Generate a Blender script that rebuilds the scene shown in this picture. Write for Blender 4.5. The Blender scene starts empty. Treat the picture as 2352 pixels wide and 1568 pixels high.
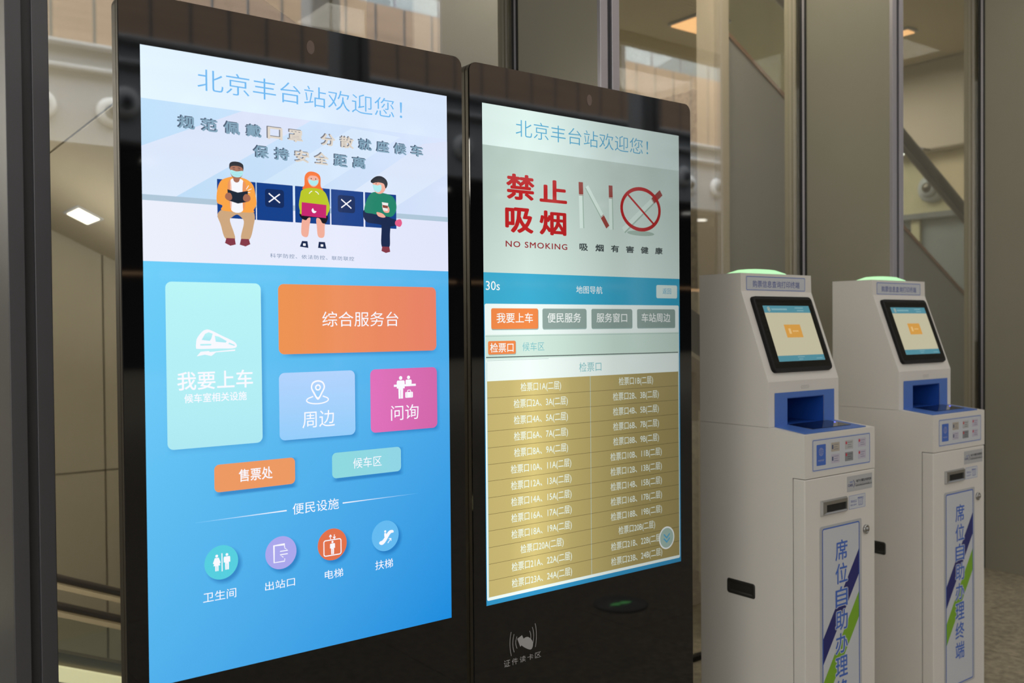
import bpy, bmesh, math, random
from mathutils import Vector, Matrix
random.seed(4)
sc = bpy.context.scene
COL = sc.collection
EYE = 1.4          # camera height; every z below is measured from the eye and lifted at the end

# ------------------------------------------------------------------ camera
yaw, pitch, roll, fpx = 0.64433807, 0.01631013, -0.00842286, 2125.155
cy, sy, cp, sp = math.cos(yaw), math.sin(yaw), math.cos(pitch), math.sin(pitch)
F = Vector((sy*cp, cy*cp, -sp)); R = Vector((cy, -sy, 0)); U = R.cross(F)
cr, sr = math.cos(roll), math.sin(roll)
R2, U2 = R*cr + U*sr, -R*sr + U*cr
cam = bpy.data.cameras.new('camera'); camo = bpy.data.objects.new('camera', cam); COL.objects.link(camo)
m = Matrix((R2, U2, -F)).transposed().to_4x4(); m.translation = (0, 0, EYE)
camo.matrix_world = m
cam.sensor_width = 36; cam.lens = fpx/2352*36; cam.clip_start = .05; cam.clip_end = 300
cam.dof.use_dof = True; cam.dof.focus_distance = 2.15; cam.dof.aperture_fstop = 4.0
sc.camera = camo
# ------------------------------------------------------------------ world, exposure, lights
w = bpy.data.worlds.new('world'); sc.world = w; w.use_nodes = True
w.node_tree.nodes['Background'].inputs[0].default_value = (.75, .82, .9, 1)
w.node_tree.nodes['Background'].inputs[1].default_value = 0.3
sc.view_settings.view_transform = 'Standard'; sc.view_settings.look = 'None'
sc.view_settings.exposure = 0; sc.view_settings.gamma = 1; sc.view_settings.use_curve_mapping = False
sc.cycles.use_denoising = True

def area(name, loc, rot, sx, sy_, power, col):
    l = bpy.data.lights.new(name, 'AREA'); l.shape = 'RECTANGLE'; l.size = sx; l.size_y = sy_
    l.energy = power; l.color = col
    o = bpy.data.objects.new(name, l); o.location = (loc[0], loc[1], loc[2]+EYE); o.rotation_euler = rot
    COL.objects.link(o); return o
area('atrium_skylight', (15, -20, 17.3), (math.radians(-12), 0, 0), 56, 9, 15000, (.93, .97, 1))
for yy in (-1.0, -3.2, -5.2): area('hall_ceiling_lamp_row', (8, yy, 7.9), (0, 0, 0), 30, .35, 225, (1, .96, .9))
area('hall_left_fill', (-14.5, -8, 3.0), (0, math.radians(-90), 0), 7, 16, 960, (1, .97, .92))  # added fill for left-facing sides; the wall there has no window
area('corridor_fill', (4.6, 6.0, 2.2), (0, 0, 0), 3.6, .5, 60, (1, .95, .85))  # unseen fill, added to bring up the corridor walls
area('corridor_fill_far', (6.8, 5.4, 2.2), (0, 0, 0), 1.0, 3.0, 50, (1, .95, .85))  # added without a visible fitting, brightens the end wall
area('corridor_fill_near', (2.9, 2.95, 2.2), (0, 0, 0), 1.6, .25, 30, (1, .9, .72))  # extra fill for the stair side, no fixture behind it
area('landing_fill_low', (.5, 3.5, -.15), (math.radians(20), 0, 0), .9, .4, 9, (1, .95, .85))  # hidden fill put in to light the rails and their trim
area('under_stair_fill', (1.6, 5.6, -.35), (0, math.radians(180+26), 0), 1.6, .8, 22, (1, .95, .85))  # added upward light for the soffit, without a real source
area('landing_fill', (-1.2, 4.6, .9), (0, math.radians(-70), 0), .8, 1.6, 55, (1, .95, .85))  # unseen helper light for the left bay, no real lamp

# ------------------------------------------------------------------ materials
def lin(c):
    return tuple(((v/255)/12.92 if v/255 <= .04045 else ((v/255+.055)/1.055)**2.4) for v in c)
def newmat(name):
    m = bpy.data.materials.new(name); m.use_nodes = True
    return m, m.node_tree.nodes, m.node_tree.links, m.node_tree.nodes['Principled BSDF']
def pm(name, rgb, rough=.5, metal=0, spec=.5, noise=0, scale=40, bump=0, stretch=(1, 1, 1)):
    m, n, l, b = newmat(name); c = lin(rgb)
    b.inputs['Base Color'].default_value = (*c, 1); b.inputs['Roughness'].default_value = rough
    b.inputs['Metallic'].default_value = metal; b.inputs['Specular IOR Level'].default_value = spec
    if noise or bump:
        tc = n.new('ShaderNodeTexCoord'); mp = n.new('ShaderNodeMapping'); mp.inputs['Scale'].default_value = stretch
        nz = n.new('ShaderNodeTexNoise'); nz.inputs['Scale'].default_value = scale; nz.inputs['Detail'].default_value = 5
        l.new(tc.outputs['Object'], mp.inputs[0]); l.new(mp.outputs[0], nz.inputs['Vector'])
        if noise:
            rp = n.new('ShaderNodeMapRange'); rp.inputs['From Min'].default_value = .3; rp.inputs['From Max'].default_value = .7
            rp.inputs['To Min'].default_value = 1-noise; rp.inputs['To Max'].default_value = 1+noise
            mx = n.new('ShaderNodeVectorMath'); mx.operation = 'SCALE'; mx.inputs[0].default_value = c
            l.new(nz.outputs['Fac'], rp.inputs['Value']); l.new(rp.outputs[0], mx.inputs['Scale'])
            l.new(mx.outputs[0], b.inputs['Base Color'])
        if bump:
            bp = n.new('ShaderNodeBump'); bp.inputs['Strength'].default_value = bump; bp.inputs['Distance'].default_value = .01
            l.new(nz.outputs['Fac'], bp.inputs['Height']); l.new(bp.outputs[0], b.inputs['Normal'])
    return m
def em(name, rgb, strength=1.0, rgb2=None, axis='Z', ramp=None, sample=False, rough=.06):
    """a lit screen pixel area behind cover glass; rgb2: content gradient over the piece; ramp: viewing-angle falloff painted into the emission over width"""
    m, n, l, b = newmat(name)
    b.inputs['Base Color'].default_value = (0, 0, 0, 1); b.inputs['Roughness'].default_value = rough
    b.inputs['Emission Color'].default_value = (*lin(rgb), 1); b.inputs['Emission Strength'].default_value = strength
    if rgb2:
        tc = n.new('ShaderNodeTexCoord'); s = n.new('ShaderNodeSeparateXYZ'); mx = n.new('ShaderNodeMix'); mx.data_type = 'RGBA'
        l.new(tc.outputs['Generated'], s.inputs[0])
        if axis == 'XZ':
            ad = n.new('ShaderNodeMath'); ad.operation = 'MULTIPLY_ADD'; ad.inputs[1].default_value = .45
            ml = n.new('ShaderNodeMath'); ml.operation = 'MULTIPLY'; ml.inputs[1].default_value = -.55
            su = n.new('ShaderNodeMath'); su.operation = 'ADD'; su.inputs[1].default_value = .55
            l.new(s.outputs['Z'], ml.inputs[0]); l.new(ml.outputs[0], su.inputs[0]); l.new(s.outputs['X'], ad.inputs[0]); l.new(su.outputs[0], ad.inputs[2])
            l.new(ad.outputs[0], mx.inputs['Factor'])
        else: l.new(s.outputs[axis], mx.inputs['Factor'])
        mx.inputs['A'].default_value = (*lin(rgb), 1); mx.inputs['B'].default_value = (*lin(rgb2), 1)
        l.new(mx.outputs['Result'], b.inputs['Emission Color'])
    if ramp:
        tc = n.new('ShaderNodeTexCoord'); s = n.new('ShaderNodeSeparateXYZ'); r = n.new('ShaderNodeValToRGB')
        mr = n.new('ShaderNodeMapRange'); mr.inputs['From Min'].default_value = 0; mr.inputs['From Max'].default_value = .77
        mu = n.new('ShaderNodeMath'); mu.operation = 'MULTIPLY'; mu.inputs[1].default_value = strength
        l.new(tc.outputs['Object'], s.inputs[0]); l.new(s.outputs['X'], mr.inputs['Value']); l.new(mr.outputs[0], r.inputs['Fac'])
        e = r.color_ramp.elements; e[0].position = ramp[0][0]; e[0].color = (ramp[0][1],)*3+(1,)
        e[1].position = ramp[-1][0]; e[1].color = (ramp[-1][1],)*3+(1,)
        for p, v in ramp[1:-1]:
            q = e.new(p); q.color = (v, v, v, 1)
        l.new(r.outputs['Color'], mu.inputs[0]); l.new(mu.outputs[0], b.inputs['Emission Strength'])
    if not sample: m.cycles.emission_sampling = 'NONE'
    return m
def lampmat(name, rgb, strength):
    m, n, l, b = newmat(name); b.inputs['Base Color'].default_value = (.8, .8, .8, 1)
    b.inputs['Emission Color'].default_value = (*lin(rgb), 1); b.inputs['Emission Strength'].default_value = strength
    return m
def glassmat(name, ior, tint):
    m, n, l, b = newmat(name); n.remove(b); out = n['Material Output']
    t = n.new('ShaderNodeBsdfTransparent'); t.inputs[0].default_value = (*tint, 1)
    g = n.new('ShaderNodeBsdfGlossy'); g.inputs['Roughness'].default_value = .0
    fr = n.new('ShaderNodeFresnel'); fr.inputs['IOR'].default_value = ior
    geo = n.new('ShaderNodeNewGeometry'); mxx = n.new('ShaderNodeMixShader')
    # same reflectance whichever face is met
    iv = n.new('ShaderNodeMix'); iv.data_type = 'FLOAT'; iv.inputs[2].default_value = ior; iv.inputs[3].default_value = 1/ior
    l.new(geo.outputs['Backfacing'], iv.inputs[0]); l.new(iv.outputs[0], fr.inputs['IOR'])
    l.new(fr.outputs[0], mxx.inputs[0]); l.new(t.outputs[0], mxx.inputs[1]); l.new(g.outputs[0], mxx.inputs[2])
    l.new(mxx.outputs[0], out.inputs['Surface'])
    return m
M = {}
M['black_glass'] = pm('black_glass', (12, 12, 14), .03, bump=.012, scale=2.2)
M['black_glass'].node_tree.nodes['Principled BSDF'].inputs['IOR'].default_value = 1.5
M['bronze'] = pm('dark_bronze_metal', (84, 77, 66), .4, .5)
M['black_body'] = pm('black_body', (22, 22, 24), .5)
M['groove'] = pm('groove_black', (6, 6, 7), .6)
M['lens'] = pm('sensor_lens', (95, 80, 74), .15)
M['print_grey'] = pm('print_grey', (165, 165, 168), .5)
M['alu'] = pm('anodised_aluminium', (172, 168, 174), .38, .75)
M['alu_dark'] = pm('anodised_groove', (70, 70, 74), .5, .3)
M['gasket'] = pm('black_gasket', (14, 14, 14), .5)
M['fin_panel'] = pm('grey_metal_panel', (146, 142, 126), .42, .1, noise=.02, scale=3)
M['fin_dark'] = pm('dark_grey_panel', (96, 96, 100), .4, .2)
M['alu_dark2'] = pm('dark_grey_frame', (92, 92, 97), .42, .3)
M['post'] = pm('pale_post', (200, 188, 168), .6)
M['jamb'] = pm('beige_jamb', (158, 150, 128), .6)
M['glass'] = glassmat('facade_glass', 2.45, (.94, .94, .92))
M['pane'] = glassmat('thin_clear_glass', 1.5, (.92, .96, .94))
M['white_metal'] = pm('white_powder_coat', (214, 211, 207), .45, noise=.012, scale=500, bump=.02)
M['white_side'] = M['white_metal']
M['blue'] = pm('blue_panel', (72, 112, 190), .4)
M['navy'] = pm('navy_recess', (20, 70, 160), .45)
M['dark_reader'] = pm('dark_reader_glass', (20, 24, 38), .08)
M['bezel'] = pm('black_bezel_plastic', (22, 22, 23), .55, spec=.2)
M['handle'] = pm('black_recessed_handle', (34, 34, 32), .45)
M['chrome'] = pm('brushed_steel', (165, 165, 165), .28, .9)
M['slot'] = pm('slot_black', (10, 10, 10), .6)
M['label_blue'] = pm('label_blue', (62, 104, 190), .5)
M['label_text'] = pm('label_text_blue', (92, 106, 170), .5)
M['label_pale'] = pm('label_film', (196, 200, 208), .35)
M['film_grey'] = pm('grey_film', (176, 178, 182), .3)
M['navy_ink'] = pm('navy_ink', (24, 30, 108), .5)
M['green_ink'] = pm('green_ink', (120, 170, 36), .5)
M['text_blue'] = pm('text_blue', (64, 104, 190), .5)
M['ink_dark'] = pm('ink_dark', (50, 52, 62), .5)
M['card_a'] = pm('card_beige', (176, 168, 156), .5); M['card_b'] = pm('card_grey', (130, 134, 140), .5)
M['card_c'] = pm('card_lilac', (186, 182, 200), .5); M['card_red'] = pm('card_red', (196, 50, 70), .5)
M['card_blue'] = pm('card_blue', (70, 84, 120), .5)
M['granite'] = pm('speckled_granite', (152, 142, 122), .45, noise=.32, scale=34)
M['mortar'] = pm('tile_joint', (70, 66, 58), .8)
M['hallwhite'] = pm('hall_white_paint', (196, 198, 202), .6)
M['fascia'] = pm('hall_fascia_paint', (172, 175, 180), .6)
M['nozzle_white'] = pm('nozzle_white', (236, 238, 240), .5)
M['hallgrey'] = pm('hall_grey_band', (150, 154, 158), .6)
M['halldark'] = pm('hall_dark_recess', (40, 42, 48), .7)
M['wood'] = pm('pale_wood_veneer', (188, 158, 132), .5, noise=.12, scale=1.2, stretch=(.25, 1, 5))
M['jointgrey'] = pm('wood_joint_grey', (128, 130, 132), .6)
M['slat'] = pm('ceiling_slat', (215, 216, 210), .6)
M['beige'] = pm('corridor_beige', (206, 198, 178), .6)
M['soffit'] = pm('corridor_soffit', (186, 177, 156), .6)
M['cream'] = pm('corridor_cream', (212, 200, 164), .6)
M['stairgrey'] = pm('stair_side_grey', (152, 151, 150), .6)
M['steel'] = pm('railing_steel', (130, 122, 112), .3, .8)
M['steel_light'] = pm('railing_trim', (214, 196, 160), .4)
M['copper'] = pm('copper_trim', (150, 110, 84), .4, .3)
M['darktube'] = pm('handrail_dark', (78, 72, 68), .3, .5)
M['lamp_white'] = lampmat('lamp_panel', (255, 246, 220), 4)
M['lamp_warm'] = lampmat('lamp_warm', (255, 190, 120), 1.4)
M['lamp_spot'] = lampmat('downlight', (255, 252, 240), 5)
M['green_lamp'] = lampmat('green_lamp', (70, 235, 120), .62)
M['green_arrow'] = lampmat('green_arrow', (30, 220, 70), 2.0)
M['blue_led'] = lampmat('blue_led', (50, 70, 255), 2.0)
M['strip'] = lampmat('floor_strip', (255, 236, 180), .95)
M['disc'] = pm('marker_disc', (120, 122, 122), .3)

# ------------------------------------------------------------------ builders
ORG = {}
def link(name, me, mat, parent):
    if mat: me.materials.append(mat)
    o = bpy.data.objects.new(name, me); COL.objects.link(o)
    if parent is not None: o.parent = parent
    return o
def org(parent):
    return ORG[parent.name] if parent is not None else Vector((0, 0, 0))
def mk(name, verts, faces, mat, parent=None, smooth=False, bev=0, seg=2):
    """mesh part; verts in eye-relative world coordinates"""
    o0 = org(parent) if parent is not None else Vector((0, 0, 0))
    me = bpy.data.meshes.new(name)
    me.from_pydata([tuple(Vector(v)-o0) for v in verts], [], faces); me.update()
    bm = bmesh.new(); bm.from_mesh(me); bmesh.ops.recalc_face_normals(bm, faces=bm.faces) if len(faces) > 1 else None
    if bev: bmesh.ops.bevel(bm, geom=list(bm.edges), offset=bev, segments=seg, affect='EDGES', profile=.5, clamp_overlap=True)
    if smooth:
        for f in bm.faces: f.smooth = True
    bm.to_mesh(me); bm.free()
    if parent is None: me.materials.clear()
    o = link(name, me, mat, parent)
    if parent is not None: ORG[o.name] = o0
    return o
BF = [(0, 1, 2, 3), (7, 6, 5, 4), (0, 4, 5, 1), (1, 5, 6, 2), (2, 6, 7, 3), (3, 7, 4, 0)]
def bverts(x0, x1, y0, y1, z0, z1):
    return [(x0, y0, z0), (x1, y0, z0), (x1, y1, z0), (x0, y1, z0), (x0, y0, z1), (x1, y0, z1), (x1, y1, z1), (x0, y1, z1)]
def box(name, x0, x1, y0, y1, z0, z1, mat, parent=None, bev=0, seg=2):
    return mk(name, bverts(x0, x1, y0, y1, z0, z1), BF, mat, parent, bev=bev, seg=seg)
def boxes(name, lst, mat, parent=None):
    V, Fc = [], []
    for b in lst:
        k = len(V); V += bverts(*b); Fc += [tuple(i+k for i in f) for f in BF]
    return mk(name, V, Fc, mat, parent)
def prism(name, prof, x0, x1, mat, parent=None, bev=0):
    """profile in (y,z) extruded along x"""
    n = len(prof); V = [(x0, y, z) for y, z in prof]+[(x1, y, z) for y, z in prof]
    Fc = [tuple(range(n)), tuple(range(2*n-1, n-1, -1))]+[(i, (i+1) % n, (i+1) % n+n, i+n) for i in range(n)]
    return mk(name, V, Fc, mat, parent, bev=bev)
def tube(name, p, q, r, mat, parent=None, n=16):
    p, q = Vector(p), Vector(q); d = (q-p).normalized(); a = d.orthogonal().normalized(); b = d.cross(a)
    V = []; Fc = []
    for c in (p, q):
        for i in range(n):
            t = 2*math.pi*i/n; V.append(c+a*math.cos(t)*r+b*math.sin(t)*r)
    Fc = [(i, (i+1) % n, (i+1) % n+n, i+n) for i in range(n)]+[tuple(range(n)), tuple(range(2*n-1, n-1, -1))]
    return mk(name, V, Fc, mat, parent)
def lathe(name, c, axis, prof, mat, parent=None, n=32, smooth=True):
    """prof: (radius, distance along axis)"""
    c = Vector(c); d = Vector(axis).normalized(); a = d.orthogonal().normalized(); b = d.cross(a); V = []; Fc = []
    for r, h in prof:
        for i in range(n):
            t = 2*math.pi*i/n; V.append(c+d*h+(a*math.cos(t)+b*math.sin(t))*max(r, 1e-4))
    for k in range(len(prof)-1):
        for i in range(n): Fc.append((k*n+i, k*n+(i+1) % n, (k+1)*n+(i+1) % n, (k+1)*n+i))
    Fc.append(tuple(range(n))); Fc.append(tuple(range((len(prof)-1)*n, len(prof)*n)))
    return mk(name, V, Fc, mat, parent, smooth=smooth)
def thing(name, loc, label, cat, group=None):
    o = bpy.data.objects.new(name, None); COL.objects.link(o); o.location = loc; o.empty_display_size = .2
    o['label'] = label; o['category'] = cat
    if group: o['group'] = group
    ORG[o.name] = Vector(loc); return o
def setting(name, loc=(0, 0, 0)):
    o = bpy.data.objects.new(name, None); COL.objects.link(o); o.location = loc; o['kind'] = 'structure'
    ORG[o.name] = Vector(loc); return o
def S(o): o['kind'] = 'structure'; return o

# ---- flat printing on a vertical (or tilted) face: frame gives (u right, v down, layer outwards) in millimetres
class Face:
    def __init__(s, o, ux=(1, 0, 0), vx=(0, 0, -1), nx=(0, -1, 0)):
        s.o, s.u, s.v, s.n = Vector(o), Vector(ux), Vector(vx).normalized(), Vector(nx).normalized()
    def p(s, u, v, k=0): return s.o+s.u*(u/1000)+s.v*(v/1000)+s.n*(.0003+.00018*k)
def spline(pts, k=5):
    out = []; n = len(pts)
    for i in range(n):
        a, b, c, d = [Vector(pts[(i+j) % n]) for j in (-1, 0, 1, 2)]
        for t in range(k):
            t /= k; out.append(tuple(.5*((2*b)+(c-a)*t+(2*a-5*b+4*c-d)*t*t+(3*b-a-3*c+d)*t**3)))
    return out
def poly(fc, name, pts, mat, parent, k=1, smooth=False):
    if smooth: pts = spline(pts)
    V = [fc.p(u, v, k) for u, v in pts]
    # wind so that the normal leaves the face
    ar = sum(pts[i][0]*pts[(i+1) % len(pts)][1]-pts[(i+1) % len(pts)][0]*pts[i][1] for i in range(len(pts)))
    idx = list(range(len(V))); idx = idx[::-1] if ar > 0 else idx
    return mk(name, V, [tuple(idx)], mat, parent)
def rr(fc, name, u0, v0, u1, v1, r, mat, parent, k=1):
    pts = []
    if r <= 0: pts = [(u0, v0), (u1, v0), (u1, v1), (u0, v1)]
    else:
        for cx, cy_, a0 in ((u1-r, v0+r, -90), (u1-r, v1-r, 0), (u0+r, v1-r, 90), (u0+r, v0+r, 180)):
            for i in range(7):
                a = math.radians(a0+15*i); pts.append((cx+r*math.cos(a), cy_+r*math.sin(a)))
    return poly(fc, name, pts, mat, parent, k)
def ell(fc, name, cu, cv, ru, rv, mat, parent, k=1, n=40):
    return poly(fc, name, [(cu+ru*math.cos(2*math.pi*i/n), cv+rv*math.sin(2*math.pi*i/n)) for i in range(n)], mat, parent, k)
def strip(fc, name, pts, wd, mat, parent, k=1, closed=False):
    """polyline of constant width as quads"""
    n = len(pts); L, Rr = [], []
    for i in range(n):
        a = Vector(pts[(i-1) % n] if (closed or i) else pts[0]); b = Vector(pts[(i+1) % n] if (closed or i < n-1) else pts[-1])
        d = (b-a).normalized(); nn = Vector((-d.y, d.x)); c = Vector(pts[i])
        e1 = (Vector(pts[i])-a).normalized() if (closed or i) else d
        cs = max(.5, abs(e1.dot(d))); wv = wd/2/cs
        L.append(c+nn*wv); Rr.append(c-nn*wv)
    V = [fc.p(p.x, p.y, k) for p in L]+[fc.p(p.x, p.y, k) for p in Rr]
    Fc = [(i, (i+1) % n, (i+1) % n+n, i+n) for i in range(n if closed else n-1)]
    return mk(name, V, Fc, mat, parent)
def rring(fc, name, u0, v0, u1, v1, r, wd, mat, parent, k=1):
    pts = []
    for cx, cy_, a0 in ((u1-r, v0+r, -90), (u1-r, v1-r, 0), (u0+r, v1-r, 90), (u0+r, v0+r, 180)):
        for i in range(7):
            a = math.radians(a0+15*i); pts.append((cx+r*math.cos(a), cy_+r*math.sin(a)))
    return strip(fc, name, pts, wd, mat, parent, k, True)
def lines(fc, name, segs, wd, mat, parent, k=1):
    V, Fc = [], []
    for (a, b) in segs:
        a, b = Vector(a), Vector(b); d = (b-a).normalized(); nn = Vector((-d.y, d.x))*wd/2; q = len(V)
        V += [fc.p(*(a+nn), k), fc.p(*(b+nn), k), fc.p(*(b-nn), k), fc.p(*(a-nn), k)]; Fc.append((q, q+1, q+2, q+3))
    return mk(name, V, Fc, mat, parent)
TC = {}
def text(fc, name, body, u0, v0, u1, v1, mat, parent, k=3, wt=0.0, space=1.0):
    """lettering fitted to the box u0..u1, v0..v1"""
    key = (body, wt, space)
    if key not in TC:
        c = bpy.data.curves.new('t', 'FONT'); c.body = body; c.offset = min(wt, 0); c.space_character = space; c.resolution_u = 3; c.space_line = .95
        o = bpy.data.objects.new('t', c); COL.objects.link(o)
        me = bpy.data.meshes.new_from_object(o)
        vs = [v.co.copy() for v in me.vertices]; fs = [tuple(p.vertices) for p in me.polygons]
        bpy.data.objects.remove(o); bpy.data.curves.remove(c); bpy.data.meshes.remove(me)
        if wt > 0:                          # bolder stroke: shifted copies
            vb, fb_ = list(vs), list(fs)
            for q in range(8):
                a = math.pi/4*q; dd = Vector((math.cos(a), math.sin(a), 0))*wt
                fs += [tuple(i+len(vs) for i in f_) for f_ in fb_]; vs += [v+dd+Vector((0, 0, .05*(q+1))) for v in vb]
        TC[key] = (vs, fs)
    vs, fs = TC[key]
    xs = [v.x for v in vs]; ys = [v.y for v in vs]; a, b, c_, d = min(xs), max(xs), min(ys), max(ys)
    V = [fc.p(u0+(v.x-a)/(b-a)*(u1-u0), v1-(v.y-c_)/(d-c_)*(v1-v0), k+v.z) for v in vs]
    o0 = org(parent); me = bpy.data.meshes.new(name); me.from_pydata([tuple(v-o0) for v in V], [], fs); me.update()
    o = link(name, me, mat, parent); ORG[o.name] = o0; return o

# ================================================================== SETTING
FL = -EYE
# floor with individual granite tiles where they can be told apart
floor = box('floor', -15, 46, -30.5, 2.8, FL-.2, FL-.004, M['granite']); S(floor); ORG[floor.name] = Vector((0, 0, 0))
tile_me = None
for i in range(9):
    for j in range(6):
        x0, y1 = -1.0+i*.998, 2.194-j*.8+.8
        if y1 > 2.61:
            y1c = 2.60
        else: y1c = y1
        y0 = y1-.8 if y1 <= 2.61 else 2.194
        t = box('tile', x0+.0015, x0+.9965, y0+.0015, y1c-.0015, FL-.004, FL, M['granite'], floor)

S(box('floor_corridor', 1.9, 8.2, 2.8, 7.8, FL-1.9, FL-.004, M['granite']))
S(box('floor_well', -3.2, 1.9, 2.8, 7.8, FL-1.9, FL-1.7, M['granite']))
# hall behind the camera, seen in the reflections --------------------------------
YH = -26.0
wall = setting('wall_hall_far')
box('nozzle_fascia', -12, 45, YH-.5, YH-.01, 5.75, 8.05, M['fascia'], wall, bev=.02)
box('lower_moulding', -12, 45, YH-.5, YH+.25, 8.05, 8.22, M['hallwhite'], wall, bev=.06, seg=3)
box('grey_band', -12, 45, YH-.5, YH-.05, 8.22, 8.80, M['hallgrey'], wall)
box('upper_moulding', -12, 45, YH-.5, YH+.25, 8.80, 8.95, M['hallwhite'], wall, bev=.06, seg=3)
box('joint_backing', -12, 45, YH-.5, YH-.04, 8.95, 12.3, M['jointgrey'], wall)
for i in range(44):
    x = -10+.9+i*1.25
    box('wood_panel', x+.05, x+1.2, YH-.04, YH, 8.96, 12.28, M['wood'], wall)
box('balustrade_rail', -12, 45, YH-.12, YH-.04, 13.4, 13.5, M['alu'], wall)
for i in range(28): box('balustrade_post', -10+i*2, -9.94+i*2, YH-.12, YH-.05, 12.3, 13.4, M['alu'], wall)
box('balustrade_glass', -12, 45, YH-.1, YH-.08, 12.35, 13.4, M['pane'], wall)
box('upper_backwall', -12, 45, -27.9, -27.6, 12.3, 18, M['hallwhite'], wall)
box('balcony_slab', -12, 45, -30.2, YH-.5, 12.0, 12.3, M['hallgrey'], wall)
box('recess_ceiling', -12, 45, -30.2, YH-.5, 5.6, 5.75, M['halldark'], wall)
box('recess_backwall', -12, 45, -30.5, -30.2, FL, 5.7, M['halldark'], wall)
for i in range(16):
    box('amber_strip', 2+i*2.6, 4.2+i*2.6, -30.2, -30.15, 1.9, 2.0, M['lamp_warm'], wall)
for i in range(12):
    lathe('recess_downlight', (6+i*2.9, -28.2, 5.6), (0, 0, -1), [(.25, 0), (.25, .03), (.2, .04)], M['lamp_spot'], wall, n=20)
S(box('wall_hall_left', -15.4, -15, -30.5, 8.0, FL, 18, M['hallgrey']))
S(box('wall_hall_right', 46, 46.4, -30.5, 8.0, FL, 18, M['hallgrey']))
ceil = setting('ceiling')
box('ceiling_board', -15, 46, -13.2, 2.6, 8.18, 8.4, M['hallgrey'], ceil)
slats = boxes('ceiling_slats', [(-15, 46, -13.1+i*.16, -13.1+i*.16+.09, 8.04, 8.17) for i in range(96)], M['slat'], ceil); slats['kind'] = 'stuff'
box('edge_fascia', -15, 46, -13.45, -13.2, 7.75, 8.5, M['hallgrey'], ceil)
box('atrium_roof', -15, 46, -30.5, -13.2, 18, 18.3, M['hallwhite'], ceil)
box('upper_fascia', -15, 46, -13.45, -13.2, 8.5, 18, M['hallgrey'], ceil)
# air nozzles along the fascia
for i in range(17):
    x = 5.55+i*2.06
    t = thing('air_nozzle', (x, YH+.03, 6.9), 'round white air nozzle on the pale fascia below the wood panels, mirrored in the glass', 'air vent', 'air nozzles along the hall fascia')
    lathe('outer_ring', (x, YH+.03, 6.9), (0, 1, 0), [(.48, 0), (.46, .06), (.38, .16), (.30, .17)], M['nozzle_white'], t)
    lathe('nozzle_ball', (x, YH+.10, 6.9), (0, 1, 0), [(.27, 0), (.24, .12), (.15, .22)], M['hallgrey'], t)
    lathe('nozzle_mouth', (x, YH+.31, 6.9), (0, 1, 0), [(.14, 0), (.13, .03)], M['halldark'], t)
for i, x in enumerate((-10.3, .4, 11.1, 21.8, 32.5)):
    t = thing('hall_column', (x, -18, FL), 'tall white round-cornered hall column in front of the wood balcony', 'column', 'white columns of the hall')
    box('shaft', x-.45, x+.45, -18.4, -17.7, FL, 18, M['hallwhite'], t, bev=.1, seg=3)
    box('groove', x+.10, x+.16, -17.71, -17.69, FL, 18, M['halldark'], t)

# facade: deep fins, glass panes between -----------------------------------------
GY = 2.625
FX = [-1.34, .32, 1.98, 3.64, 5.30, 6.96]
for n_, x in enumerate(FX):
    fin_panel, alu = (M['fin_dark'], M['alu_dark2']) if n_ == 1 else (M['fin_panel'], M['alu'])
    f = setting('trim_%d' % (n_+1), (x, GY, FL))
    box('side_panel', x, x+.08, 2.175, 2.585, FL, 6.6, fin_panel, f)
    box('front_flange', x, x+.031, 2.16, 2.176, FL, 6.6, alu, f, bev=.0012, seg=1)
    box('front_flange', x+.050, x+.082, 2.16, 2.176, FL, 6.6, alu, f, bev=.0012, seg=1)
    box('front_groove', x+.030, x+.051, 2.170, 2.176, FL, 6.6, M['alu_dark'], f)
    box('gasket', x-.004, x+.084, 2.585, 2.594, FL, 6.6, M['gasket'], f)
    box('joint_bead', x-.003, x+.083, 2.594, 2.606, FL, 6.6, M['alu'], f)
    box('gasket', x-.004, x+.084, 2.606, 2.619, FL, 6.6, M['gasket'], f)
    box('inner_mullion', x, x+.08, 2.640, 2.705, FL, 6.6, M['jamb'], f)
for n_ in range(len(FX)-1):
    wn = setting('window_%d' % (n_+1), (FX[n_]+.08, GY, FL))
    box('pane', FX[n_]+.081, FX[n_+1]-.001, GY, GY+.010, FL+.012, 6.6, M['glass'], wn)
    box('bottom_seal', FX[n_]+.083, FX[n_+1]-.005, GY-.012, GY+.02, FL-.002, FL+.016, M['gasket'], wn)
S(box('wall_above_facade', -15, 46, 2.55, 2.8, 6.6, 8.6, M['hallgrey']))
S(box('wall_facade_left', -15, -1.42, 2.55, 2.8, FL, 6.6, M['fin_panel']))
S(box('wall_facade_right', 7.05, 46, 2.55, 2.8, FL, 6.6, M['fin_panel']))

# corridor behind the glass --------------------------------------------------------
S(box('ceiling_corridor', -3, 8.4, 2.8, 7.8, 2.31, 2.5, M['cream']))
wb = setting('wall_corridor_back')
for i in range(10):
    x0 = 1.745-1.18*4+i*1.18
    for z0, z1 in ((FL if x0 > 1.8 else FL-1.7, -1.075), (-1.065, 1.4), (1.41, 2.31)):
        box('wall_panel', x0+.006, min(x0+1.174, 8), 7.5, 7.6, z0, z1, M['beige'], wb)
box('panel_backing', -3, 8.2, 7.6, 7.7, FL-1.7, 2.5, M['jointgrey'], wb)
S(box('wall_corridor_left', -3.2, -3, 2.8, 7.8, FL-1.7, 2.5, M['beige']))
we = setting('wall_corridor_end')
box('end_wall', 8.0, 8.2, 2.8, 7.8, FL, 2.5, M['cream'], we)
box('bulkhead', 7.86, 8.0, 2.8, 7.8, 1.52, 2.31, M['soffit'], we, bev=.02)
box('ledge', 7.9, 8.0, 2.8, 7.8, .93, .98, M['jointgrey'], we)
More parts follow.
